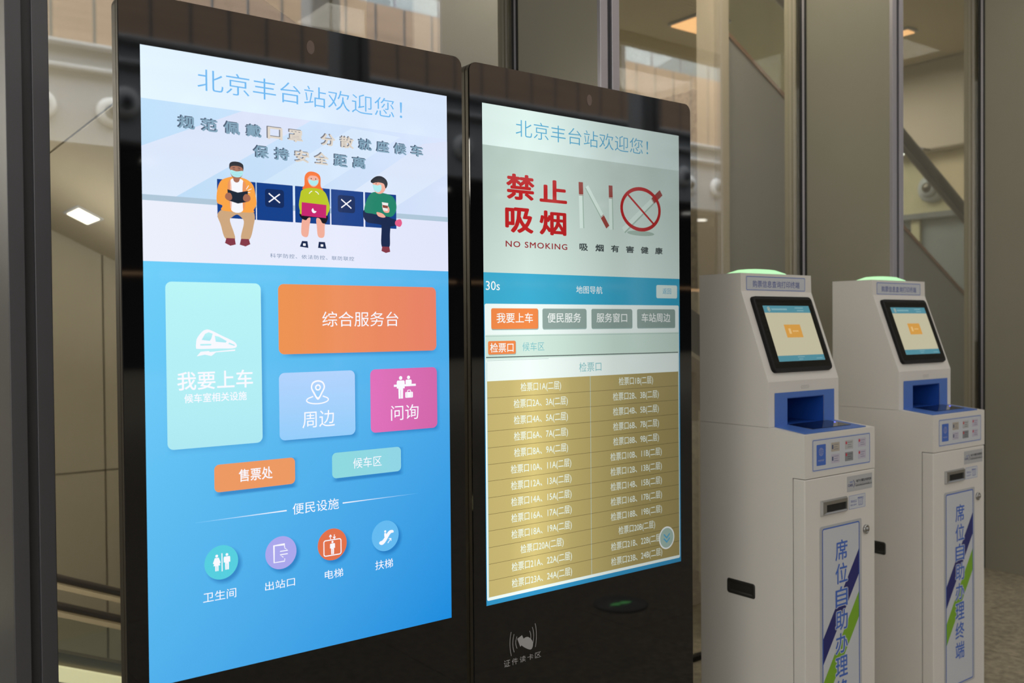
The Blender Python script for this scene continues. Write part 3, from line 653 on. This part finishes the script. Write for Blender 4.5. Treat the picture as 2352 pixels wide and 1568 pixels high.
strip(f, 'escalator_arrow', [(517, 1018), (525, 1009)], 1.8, E1['white'], d, 7); strip(f, 'escalator_arrow', [(519.5, 1008.5), (525.5, 1008.5), (525.5, 1014)], 1.6, E1['white'], d, 7)

# ---------------- second screen: list of ticket gates
RP = [(0, .90), (.22, 1.02), (.34, .92), (.6, .62), (1, .42)]  # viewing-angle dimming to the right, painted into the second screen's emission
RG = [(0, .84), (.14, .92), (.24, 1.16), (.40, .70), (.7, .37), (1, .25)]  # same painted falloff for the gold list, steeper, brighter near the left
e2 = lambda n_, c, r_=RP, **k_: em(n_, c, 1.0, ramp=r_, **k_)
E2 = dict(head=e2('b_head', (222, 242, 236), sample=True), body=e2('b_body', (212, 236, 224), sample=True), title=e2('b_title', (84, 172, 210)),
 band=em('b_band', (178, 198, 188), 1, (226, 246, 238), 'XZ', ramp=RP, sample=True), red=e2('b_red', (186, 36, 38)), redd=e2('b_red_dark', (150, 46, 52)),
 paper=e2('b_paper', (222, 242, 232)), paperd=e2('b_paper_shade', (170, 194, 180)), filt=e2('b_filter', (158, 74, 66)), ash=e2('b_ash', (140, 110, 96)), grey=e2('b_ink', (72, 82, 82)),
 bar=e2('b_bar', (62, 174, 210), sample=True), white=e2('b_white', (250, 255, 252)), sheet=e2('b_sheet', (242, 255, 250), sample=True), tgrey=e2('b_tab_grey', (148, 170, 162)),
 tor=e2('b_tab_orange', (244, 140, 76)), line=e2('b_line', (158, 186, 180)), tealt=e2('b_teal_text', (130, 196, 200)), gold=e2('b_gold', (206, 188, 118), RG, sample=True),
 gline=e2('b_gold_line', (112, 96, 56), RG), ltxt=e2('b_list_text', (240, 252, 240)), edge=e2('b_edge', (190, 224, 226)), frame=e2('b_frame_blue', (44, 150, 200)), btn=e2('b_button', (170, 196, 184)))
f, d = f2, d2
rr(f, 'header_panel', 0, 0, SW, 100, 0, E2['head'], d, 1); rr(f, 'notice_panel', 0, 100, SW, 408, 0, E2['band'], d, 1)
text(f, 'title_text', '北京丰台站欢迎您！', 101, 26, 562, 69, E2['title'], d, 3, -.007)
text(f, 'notice_text', '禁', 70, 162, 159, 226, E2['red'], d, 3, .03); text(f, 'notice_text', '止', 175, 167, 266, 225, E2['red'], d, 3, .03)
text(f, 'notice_text', '吸', 66, 245, 155, 308, E2['red'], d, 3, .03); text(f, 'notice_text', '烟', 174, 246, 263, 308, E2['red'], d, 3, .03)
text(f, 'notice_text', 'NO SMOKING', 67, 328.5, 265.5, 343.5, E2['redd'], d, 3, .015, 1.15)
def cig(p, q, fl, wd=15, inv=False):
    p, q = Vector(p), Vector(q); dd = (q-p); L = dd.length; dd /= L; nn = Vector((-dd.y, dd.x))*wd/2
    quad = lambda a, b, s=1, s0=-1: [tuple(p+dd*a+nn*s0), tuple(p+dd*b+nn*s0), tuple(p+dd*b+nn*s), tuple(p+dd*a+nn*s)]
    poly(f, 'cigarette_paper', quad(fl, L), E2['paper'], d, 4); poly(f, 'cigarette_shade', quad(fl, L, -.55), E2['paperd'], d, 5)
    poly(f, 'cigarette_filter', quad(0, fl-3), E2['filt'], d, 5); poly(f, 'cigarette_band', quad(fl-1.5, fl-.3), E2['filt'], d, 6)
cig((313, 164), (316.5, 284), 35, 15); cig((419, 164), (421.5, 282), 35, 14); cig((408, 276), (333, 174), 36, 14)
ring = [(532+73*math.cos(math.radians(a)), 220+56*math.sin(math.radians(a))) for a in range(0, 360, 8)]
ell(f, 'icon_shadow', 532, 286, 52, 7, E2['paperd'], d, 2)
strip(f, 'ban_ring', ring, 10, E2['red'], d, 6, True); strip(f, 'ban_bar', [(484, 184), (582, 258)], 6, E2['red'], d, 6)
cig((612, 168), (466, 282), 44, 18)
for i, ch in enumerate('吸烟有害健康'):
    text(f, 'warning_text', ch, 307+i*56, 324-i*.4, 307+i*56+30, 343-i*.4, E2['grey'], d, 3, .03)
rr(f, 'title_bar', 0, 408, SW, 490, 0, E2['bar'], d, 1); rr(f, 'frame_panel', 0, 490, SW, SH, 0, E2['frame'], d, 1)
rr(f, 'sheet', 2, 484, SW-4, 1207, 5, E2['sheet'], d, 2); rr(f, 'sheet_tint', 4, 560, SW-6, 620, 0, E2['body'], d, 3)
text(f, 'countdown_text', '30s', 6, 429, 48, 451, E2['white'], d, 4); text(f, 'bar_title', '地图导航', 295, 435, 387, 455, E2['white'], d, 4)
rr(f, 'return_button', 591, 427, 675, 464, 5, E2['head'], d, 3); text(f, 'button_text', '返回', 616, 436, 650, 452, E2['title'], d, 5)
for (a, b, s_, c, e, mt) in ((21, 167, '我要上车', 37, 150, 'tor'), (181, 329, '便民服务', 197, 310, 'tgrey'), (347, 496, '服务窗口', 365, 477, 'tgrey'), (515, 665, '车站周边', 532, 646, 'tgrey')):
    rr(f, 'tab_edge', a+.5, 496.5, b+1.5, 548.5, 5, E2['line'], d, 4); rr(f, 'tab_button', a, 495, b, 546, 5, E2[mt], d, 5); text(f, 'tab_text', s_, c, 506, e, 531, E2['white'], d, 7, .006)
lines(f, 'rule_line', [((3, 563), (SW-5, 563))], 1, E2['line'], d, 5)
rr(f, 'tab_edge', 12, 576, 96.5, 609.5, 4, E2['line'], d, 4); rr(f, 'gate_tab', 11, 575, 95, 607.5, 4, E2['tor'], d, 5); text(f, 'tab_text', '检票口', 17, 579.5, 88, 603, E2['white'], d, 7, .008)
text(f, 'tab_text', '候车区', 116, 579.5, 186, 601.5, E2['tealt'], d, 7)
lines(f, 'rule_line', [((5, 614.5), (678, 617.5))], 2.2, E2['grey'], d, 5)
lines(f, 'rule_line', [((6, 622.5), (200, 622.5))], .8, E2['line'], d, 5)
text(f, 'list_title', '检票口', 303, 635.5, 381, 660.5, E2['tealt'], d, 5)
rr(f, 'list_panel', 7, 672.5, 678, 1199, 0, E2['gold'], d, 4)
lines(f, 'list_edge', [((6.5, 626), (6.5, 1200))], 1.6, E2['edge'], d, 6); lines(f, 'list_edge', [((678.5, 620), (678.5, 1200))], 1.6, E2['edge'], d, 6)
RH = (1199-672.5)/13
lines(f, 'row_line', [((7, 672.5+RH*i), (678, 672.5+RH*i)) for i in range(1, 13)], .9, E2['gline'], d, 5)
lines(f, 'column_line', [((341.5, 672.5), (341.5, 1199))], 1.2, E2['edge'], d, 5)
NM = ['1', '2,3', '4,5', '6,7', '8,9', '10,11', '12,13', '14,15', '16,17', '18,19', '20', '21,22', '23,24']
for i, n_ in enumerate(NM):
    for sfx, cx in (('A', 175), ('B', 510)):
        nn = n_.split(','); s_ = '检票口'+'、'.join(q+sfx for q in nn)+'(二层)'
        wdt = {1: 131, 2: 175}[len(nn)] + (9 if len(nn[0]) == 2 and len(nn) == 1 else 0) + (21 if len(nn) == 2 and len(nn[0]) == 2 else (10 if len(nn) == 2 and len(nn[1]) == 2 else 0))
        v = 672.5+RH*i+7.5
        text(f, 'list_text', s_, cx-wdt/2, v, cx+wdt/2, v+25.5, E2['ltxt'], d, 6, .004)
ell(f, 'scroll_button', 626, 1142, 31, 32, E2['white'], d, 8); ell(f, 'scroll_button_face', 626, 1142, 27, 28, E2['btn'], d, 9)
for v in (1131, 1143): strip(f, 'scroll_arrow', [(614, v), (626, v+11), (638, v)], 4.2, E2['title'], d, 10)
# card reader mark on the black glass
g = k2
for i, r in enumerate((22, 31, 40)):
    for sgn in (-1, 1):
        h = 12+i*6
        strip(f, 'wave_mark', [(112+sgn*(r+2-((t/6)**2)*4), 1327-(6 if sgn > 0 else 0)+t/6*h*1.25) for t in range(-6, 7, 2)], 1.6, M['print_grey'], g, 1)
poly(f, 'card_mark', [(93, 1318), (108, 1312), (117, 1330), (102, 1340)], M['print_grey'], g, 1)
poly(f, 'hand_mark', spline([(104, 1332), (112, 1322), (126, 1320), (140, 1332), (142, 1346), (134, 1354), (112, 1342)], 3), M['print_grey'], g, 2)
for i, ch in enumerate('证件读卡区'):
    text(f, 'reader_text', ch, 51+i*24.5, 1364+.4*i, 51+i*24.5+19, 1381-.4*i, M['print_grey'], g, 1)
# evacuation marker in the floor, mirrored in the black glass
fm = thing('floor_marker', (3.2, .29, FL), 'round dark floor marker with a glowing green arrow, mirrored low in the second kiosk glass', 'floor sign')
lathe('steel_disc', (3.2, .29, FL), (0, 0, 1), [(.135, 0), (.135, .006), (.125, .008)], M['disc'], fm)
ff = Face((3.2, .29, FL+.0078), (1, 0, 0), (0, -1, 0), (0, 0, 1))
poly(ff, 'green_arrow', [(-70, 10), (-20, -25), (-20, -5), (30, -20), (70, -12), (20, 28), (20, 8), (-30, 22)], M['green_arrow'], fm, 2)

# ================================================================== TICKET TERMINALS
TS = .84            # the drawing units below are 1/.84 of a metre
def terminal(X, dy, label):
    y = lambda v: v+dy
    FL = -EYE/TS
    t = thing('ticket_terminal', (X, 2.0+dy, FL), label, 'ticket terminal', None)
    W = .44
    # lower cabinet with its door, reader box above it, slanted head
    box('cabinet', X, X+W, y(2.0525), y(2.487), FL+.02, -.5535, M['white_metal'], t)
    box('front_door', X, X+W, y(2.0), y(2.0505), FL+.02, -.556, M['white_metal'], t, bev=.004)
    box('plinth', X+.01, X+W-.01, y(2.02), y(2.46), FL, FL+.02, M['groove'], t)
    # head: profile prism; recess is cut from real pieces
    rx0, rx1, rz0, rz1 = X+.111, X+.341, -.381, -.277
    prism('head_left', [(y(2.157), -.381), (y(2.157), -.214), (y(2.281), .127), (y(2.283), .196), (y(2.487), .196), (y(2.487), -.381)], X, rx0, M['white_metal'], t)
    prism('head_right', [(y(2.157), -.381), (y(2.157), -.214), (y(2.281), .127), (y(2.283), .196), (y(2.487), .196), (y(2.487), -.381)], rx1, X+W, M['white_metal'], t)
    prism('head_middle', [(y(2.157), rz1), (y(2.157), -.214), (y(2.281), .127), (y(2.283), .196), (y(2.487), .196), (y(2.487), rz1)], rx0, rx1, M['white_metal'], t)
    prism('reader_box', [(y(2.0), -.5535), (y(2.0), -.3965), (y(2.157), -.382), (y(2.487), -.382), (y(2.487), -.5535)], X, X+W, M['white_metal'], t)
    # recess lining
    rc = box('recess_back', rx0, rx1, y(2.33), y(2.335), rz0, rz1, M['navy'], t)
    box('recess_side', rx0, rx0+.003, y(2.157), y(2.33), rz0, rz1, M['navy'], t); box('recess_side', rx1-.003, rx1, y(2.157), y(2.33), rz0, rz1, M['navy'], t)
    box('recess_top', rx0, rx1, y(2.157), y(2.33), rz1-.003, rz1, M['navy'], t)
    box('id_slot_unit', rx0+.01, rx0+.085, y(2.26), y(2.32), rz0+.01, rz0+.045, M['bezel'], t, bev=.004)
    # blue trim around it and on the shelf
    fb = Face((X, y(2.157), 0)); bl = M['blue']
    rr(fb, 'blue_surround', 36, 256, 111, 380, 0, bl, t, 4); rr(fb, 'blue_surround', 341, 256, 410, 380, 0, bl, t, 4); rr(fb, 'blue_surround', 111, 256, 341, 277, 0, bl, t, 4)
    mk('blue_shelf', [(X+.036, y(2.158), -.3815), (X+.410, y(2.158), -.3815), (X+.40, y(2.012), -.3945), (X+.018, y(2.012), -.3945), (X+.036, y(2.158), -.3785), (X+.410, y(2.158), -.3785), (X+.40, y(2.012), -.3915), (X+.018, y(2.012), -.3915)], BF, bl, t)
    mk('shelf_inner', [(rx0, y(2.33), -.3815), (rx1, y(2.33), -.3815), (rx1, y(2.158), -.3815), (rx0, y(2.158), -.3815), (rx0, y(2.33), -.379), (rx1, y(2.33), -.379), (rx1, y(2.158), -.379), (rx0, y(2.158), -.379)], BF, M['navy'], t)
    sh = lambda yy: -.3915+(yy-2.012)*.0887
    rd = mk('reader_window', [(X+.120, y(2.052), sh(2.052)), (X+.362, y(2.052), sh(2.052)), (X+.362, y(2.155), sh(2.155)), (X+.120, y(2.155), sh(2.155)), (X+.120, y(2.052), sh(2.052)+.002), (X+.362, y(2.052), sh(2.052)+.002), (X+.362, y(2.155), sh(2.155)+.002), (X+.120, y(2.155), sh(2.155)+.002)], BF, M['dark_reader'], t)
    lathe('indicator', (X+.345, y(2.11), sh(2.11)+.002), (0, 0, 1), [(.0035, 0), (.0035, .001), (.002, .002)], M['blue_led'], t, n=14)
    # sloping touch screen
    L_ = math.hypot(.124, .341); vx = Vector((0, -.124, -.341))/L_
    nx = Vector((0, -.341, .124))/L_
    fs = Face((X, y(2.281), .127), (1, 0, 0), vx, nx); TL = L_*1000
    def sl(name, u0, v0, u1, v1, r, th, mat, par, base=0):
        pts = []
        for cx, cv, a0 in ((u1-r, v0+r, -90), (u1-r, v1-r, 0), (u0+r, v1-r, 90), (u0+r, v0+r, 180)):
            for i in range(5):
                a = math.radians(a0+22.5*i); pts.append((cx+r*math.cos(a), cv+r*math.sin(a)))
        V = [fs.p(u, v)+nx*base for u, v in pts]; n = len(V); ins = [(u0+u1)/2, (v0+v1)/2]
        V2 = [fs.p(ins[0]+(u-ins[0])*.985, ins[1]+(v-ins[1])*.985)+nx*(base+th) for u, v in pts]
        return mk(name, V+V2, [tuple(range(n-1, -1, -1)), tuple(range(n, 2*n))]+[(i, (i+1) % n, (i+1) % n+n, i+n) for i in range(n)], mat, par)
    bz = sl('screen_bezel', 37, TL-340, 409, TL-33, 18, .012, M['bezel'], t)
    fs.o = fs.o+nx*.0122
    gl = rr(fs, 'screen_glass', 52, TL-326, 395, TL-48, 4, M['black_glass'], t, 0)
    e = E3; u0, u1, v0, v1 = 84, 372, TL-299, TL-73
    rr(fs, 'screen_page', u0, v0, u1, v1, 0, e['page'], gl, 1); rr(fs, 'screen_top_bar', u0, v0, u1, v0+29, 0, e['bar'], gl, 2); rr(fs, 'screen_bottom_bar', u0, v1-23, u1, v1, 0, e['bar'], gl, 2)
    rr(fs, 'screen_button', 177, TL-221, 278, TL-168, 1, e['orange'], gl, 2)
    rring(fs, 'bar_logo', u0+24, v0+6, u0+38, v0+23, 6.9, 2, e['page'], gl, 3); ell(fs, 'bar_logo_dot', u0+31, v0+14.5, 3, 4, e['page'], gl, 3, 14)
    rng = random.Random(3)
    dash = lambda a, b, c, hh: [(((a+i*hh*1.05), c), ((a+i*hh*1.05)+hh*.8, c)) for i in range(int((b-a)/(hh*1.05)))]
    lines(fs, 'bar_writing', dash(u0+48, u0+150, v0+15, 7), 7, e['soft'], gl, 3); lines(fs, 'bar_writing', dash(u0+195, u0+250, v0+9, 5)+dash(u0+205, u0+250, v0+20, 5), 4, e['soft'], gl, 3)
    lines(fs, 'button_writing', dash(222, 266, TL-194, 7), 6, e['soft2'], gl, 3); rr(fs, 'button_symbol', 198, TL-205, 212, TL-183, 2, e['soft2'], gl, 3)
    lines(fs, 'bar_writing', dash(205, 250, v1-16, 4)+dash(208, 236, v1-7, 4)+dash(320, 360, v1-8, 4), 3, e['soft'], gl, 3)
    # name plate on the head
    ft = Face((X, y(2.282), 0))
    rr(ft, 'name_plate', 29, -186, 400, -128, 3, M['label_pale'], t, 3); rring(ft, 'plate_border', 33, -183, 396, -132, 3, 2.4, M['text_blue'], t, 4)
    text(ft, 'plate_text', '购票信息查询打印终端', 69, -169, 361, -142, M['label_text'], t, 5, .006)
    fh = Face((X, y(2.157), 0)); V, Fc = [], []
    for r_, cnt in ((0, 6), (1, 7), (2, 6)):
        for i in range(cnt):
            cu = 222+(i-(cnt-1)/2)*8; cv = 235+r_*5; q = len(V)
            V += [fh.p(cu+1.4*math.cos(math.radians(a)), cv+1.4*math.sin(math.radians(a)), 1) for a in range(0, 360, 60)]; Fc.append(tuple(range(q, q+6)))
    sp = mk('speaker_holes', V, Fc, M['bezel'], t)
    # card picture label on the reader box
    fc = Face((X, y(2.0), 0))
    rr(fc, 'card_label', 42, 414, 408, 532, 4, M['label_pale'], t, 2); rring(fc, 'label_border', 46, 419, 405, 528, 4, 2.6, M['text_blue'], t, 3)
    ps = rr(fc, 'passport_picture', 68, 436, 124, 512, 3, M['text_blue'], t, 3)
    for rx_ in (14, 7): strip(fc, 'globe_mark', [(96+rx_*math.cos(math.radians(a)), 463+14*math.sin(math.radians(a))) for a in range(0, 360, 20)], 1, M['card_c'], ps, 4, True)
    lines(fc, 'globe_mark', [((82, 463), (110, 463)), ((84, 456), (108, 456)), ((84, 470), (108, 470)), ((96, 449), (96, 477))], 1, M['card_c'], ps, 4)
    text(fc, 'passport_text', 'PASSPORT', 78, 491, 114, 497, M['card_c'], ps, 4)
    for ci, (a, b, mt) in enumerate(((157, 435, 'card_a'), (243, 434, 'label_pale'), (327, 432, 'card_c'), (157, 478, 'card_c'), (243, 478, 'card_b'), (327, 477, 'card_c'))):
        cd = rr(fc, 'card_picture', a, b, a+52, b+33, 2, M[mt if mt != 'label_pale' else 'film_grey'], t, 4)
        ink = M['card_blue'] if mt in ('card_a', 'card_c') else M['ink_dark']
        if ci in (0, 3): rr(fc, 'card_portrait', a+4, b+8, a+13, b+24, 3, M['card_blue'], cd, 5)
        else: ell(fc, 'card_emblem', a+9, b+9, 5, 6, M['card_red'], cd, 5, 14)
        lines(fc, 'card_writing', dash(a+17, a+48, b+8, 3)+dash(a+17, a+42, b+17, 2.4)+dash(a+17, a+46, b+25, 2.4), 1.8, ink, cd, 5)
    # maker label, receipt slot, its label, lock
    lf = rr(fc, 'maker_label', 256, 570, 421, 628, 2, M['film_grey'], t, 2)
    text(fc, 'maker_mark', 'CARS', 262, 599, 294, 609, M['navy_ink'], lf, 3, .02); text(fc, 'maker_small', '中国铁科', 273, 589, 294, 596, M['text_blue'], lf, 3)
    strip(fc, 'maker_swoosh', [(296, 586), (303, 594), (304, 604), (298, 614)], 2.4, M['navy_ink'], lf, 3)
    text(fc, 'maker_text', '电子计算技术研究所', 316, 586, 416, 598, M['ink_dark'], lf, 3, .03); lines(fc, 'maker_rule', [((310, 602), (418, 602)), ((310, 586), (310, 612))], 1, M['ink_dark'], lf, 3)
    text(fc, 'maker_text', '北京经纬信息技术有限公司', 312, 605, 418, 612, M['ink_dark'], lf, 3, .02)
    so = [(91, 641), (253, 641), (253, 697), (91, 697)]; si = [(122, 659), (245, 659), (245, 686), (122, 686)]
    V = [fc.p(u, v, 0) for u, v in so]+[fc.p(u, v, 0)+Vector((0, -.008, 0)) for u, v in [(97, 646), (249, 646), (249, 692), (97, 692)]]+[fc.p(u, v, 0)+Vector((0, -.006, 0)) for u, v in si]+[fc.p(u, v, 0)+Vector((0, .0, 0)) for u, v in si]
    Fc = [(i, (i+1) % 4, (i+1) % 4+4, i+4) for i in range(4)]+[(i+4, (i+1) % 4+4, (i+1) % 4+8, i+8) for i in range(4)]+[(i+8, (i+1) % 4+8, (i+1) % 4+12, i+12) for i in range(4)]
    rs = mk('receipt_slot', V, Fc, M['chrome'], t); rr(fc, 'slot_opening', 120, 657, 247, 688, 0, M['slot'], rs, 1)
    rl = rr(fc, 'receipt_label', 268, 644, 374, 694, 2, M['label_pale'], t, 2); rring(fc, 'receipt_border', 268, 644, 374, 694, 2, 1, M['text_blue'], rl, 3)
    text(fc, 'receipt_text', '凭条出口', 279, 661, 318, 671, M['label_text'], rl, 3, .01); text(fc, 'receipt_text', 'RECEIPT', 279, 677, 318, 683, M['label_text'], rl, 3, .01)
    strip(fc, 'receipt_mark', [(325, 664), (325, 656), (362, 656), (362, 664)], 2, M['label_text'], rl, 3); rring(fc, 'receipt_mark', 331, 660, 357, 684, 2, 2, M['label_text'], rl, 3)
    lines(fc, 'receipt_mark', [((335, 667), (353, 667)), ((335, 673), (353, 673)), ((335, 679), (353, 679))], 1.4, M['label_text'], rl, 4)
    lk = lathe('door_lock', (X+.377, y(2.0), -.781), (0, -1, 0), [(.017, 0), (.017, .006), (.012, .009), (.011, .005), (.007, .005), (.007, .012)], M['chrome'], t, n=28)
    rr(fc, 'key_slot', 375.8, 776, 378.4, 786, 0, M['slot'], lk, 0); 
    # long vertical sign
    rr(fc, 'sign_film', 86, 735, 350, 1600, 9, M['film_grey'], t, 2); sg = rr(fc, 'sign_panel', 102, 746, 333, 1588, 8, M['label_pale'], t, 3)
    poly(fc, 'navy_stripe', [(333, 846), (333, 941), (102, 1245), (102, 1150)], M['navy_ink'], sg, 4)
    poly(fc, 'green_stripe', [(333, 1007), (333, 1103), (102, 1407), (102, 1312)], M['green_ink'], sg, 4)
    rring(fc, 'sign_border', 102, 746, 333, 1588, 8, 4.5, M['text_blue'], sg, 6)
    for i, ch in enumerate('席位自助办理终端'):
        u_, v_ = 180, 798+i*.5*173.6
        text(fc, 'sign_halo', ch, u_-3, v_-2.5, u_+81, v_+78.5, M['label_pale'], sg, 5, .07)
        text(fc, 'sign_text', ch, u_, v_, u_+77, v_+76, M['text_blue'], sg, 7, .012)
    # side handle recess
    hx = X; 
    V = []
    for dx, sc_ in ((-.0005, 0), (-.003, .003), (-.003, .009), (-.0008, .015)):
        r_ = .010
        for ya, za, a0 in ((2.354-r_, -.976-r_, 0), (2.220+r_, -.976-r_, 90), (2.220+r_, -1.033+r_, 180), (2.354-r_, -1.033+r_, 270)):
            for i in range(5):
                a = math.radians(a0+22.5*i); q_, w_ = ya+r_*math.cos(a), za+r_*math.sin(a)
                V.append((hx+dx, y(2.287+(q_-2.287)*(1-sc_/.067)), -1.0045+(w_+1.0045)*(1-sc_/.0285)))
    Fc = [(i+20*r_, (i+1) % 20+20*r_, (i+1) % 20+20*r_+20, i+20*r_+20) for r_ in range(3) for i in range(20)]+[tuple(range(60, 80))]
    mk('side_handle', V, Fc, M['handle'], t)
    # green status lamp on the top
    cx, cy2 = X+.178, y(2.35)
    pts = []; n = 10
    lampv = []
    def ovl(rx_, ry_, z):
        o = []
        for sx_, sy2, a0 in ((1, -1, -90), (1, 1, 0), (-1, 1, 90), (-1, -1, 180)):
            for i in range(5):
                a = math.radians(a0+22.5*i); c_ = .03
                o.append((cx+sx_*(rx_-c_)+c_*math.cos(a), cy2+sy2*(ry_-c_)+c_*math.sin(a), z))
        return o
    rings = [ovl(.132, .062, .196), ovl(.128, .059, .2), ovl(.085, .040, .214), ovl(.06, .032, .216)]
    V = [p for r_ in rings for p in r_]; nn = 20
    Fc = [(i+nn*r_, (i+1) % nn+nn*r_, (i+1) % nn+nn*r_+nn, i+nn*r_+nn) for r_ in range(3) for i in range(nn)]+[tuple(range(3*nn, 4*nn))]+[tuple(range(nn-1, -1, -1))]
    mk('status_lamp', V, Fc, M['green_lamp'], t)
    for o in [t]+list(t.children_recursive):
        if o.type == 'MESH': o.data.transform(Matrix.Scale(TS, 4))
    t.location = Vector(t.location)*TS
    return t
E3 = dict(page=em('t_page', (205, 198, 168), .82, sample=True), bar=em('t_bar', (86, 150, 166), .8), orange=em('t_orange', (214, 156, 72), .9), soft=em('t_soft', (136, 180, 186), .9), soft2=em('t_soft2', (230, 190, 124), .9))
terminal(2.8, 0, 'white ticket terminal with sloping screen standing right next to the black kiosks')
terminal(3.79, .066, 'rear white ticket terminal with sloping screen, by the right end wall')

# lift the whole scene so that the floor is at z = 0
for o in list(COL.objects):
    if o.parent is None and o.type in ('MESH', 'EMPTY'): o.location.z += EYE
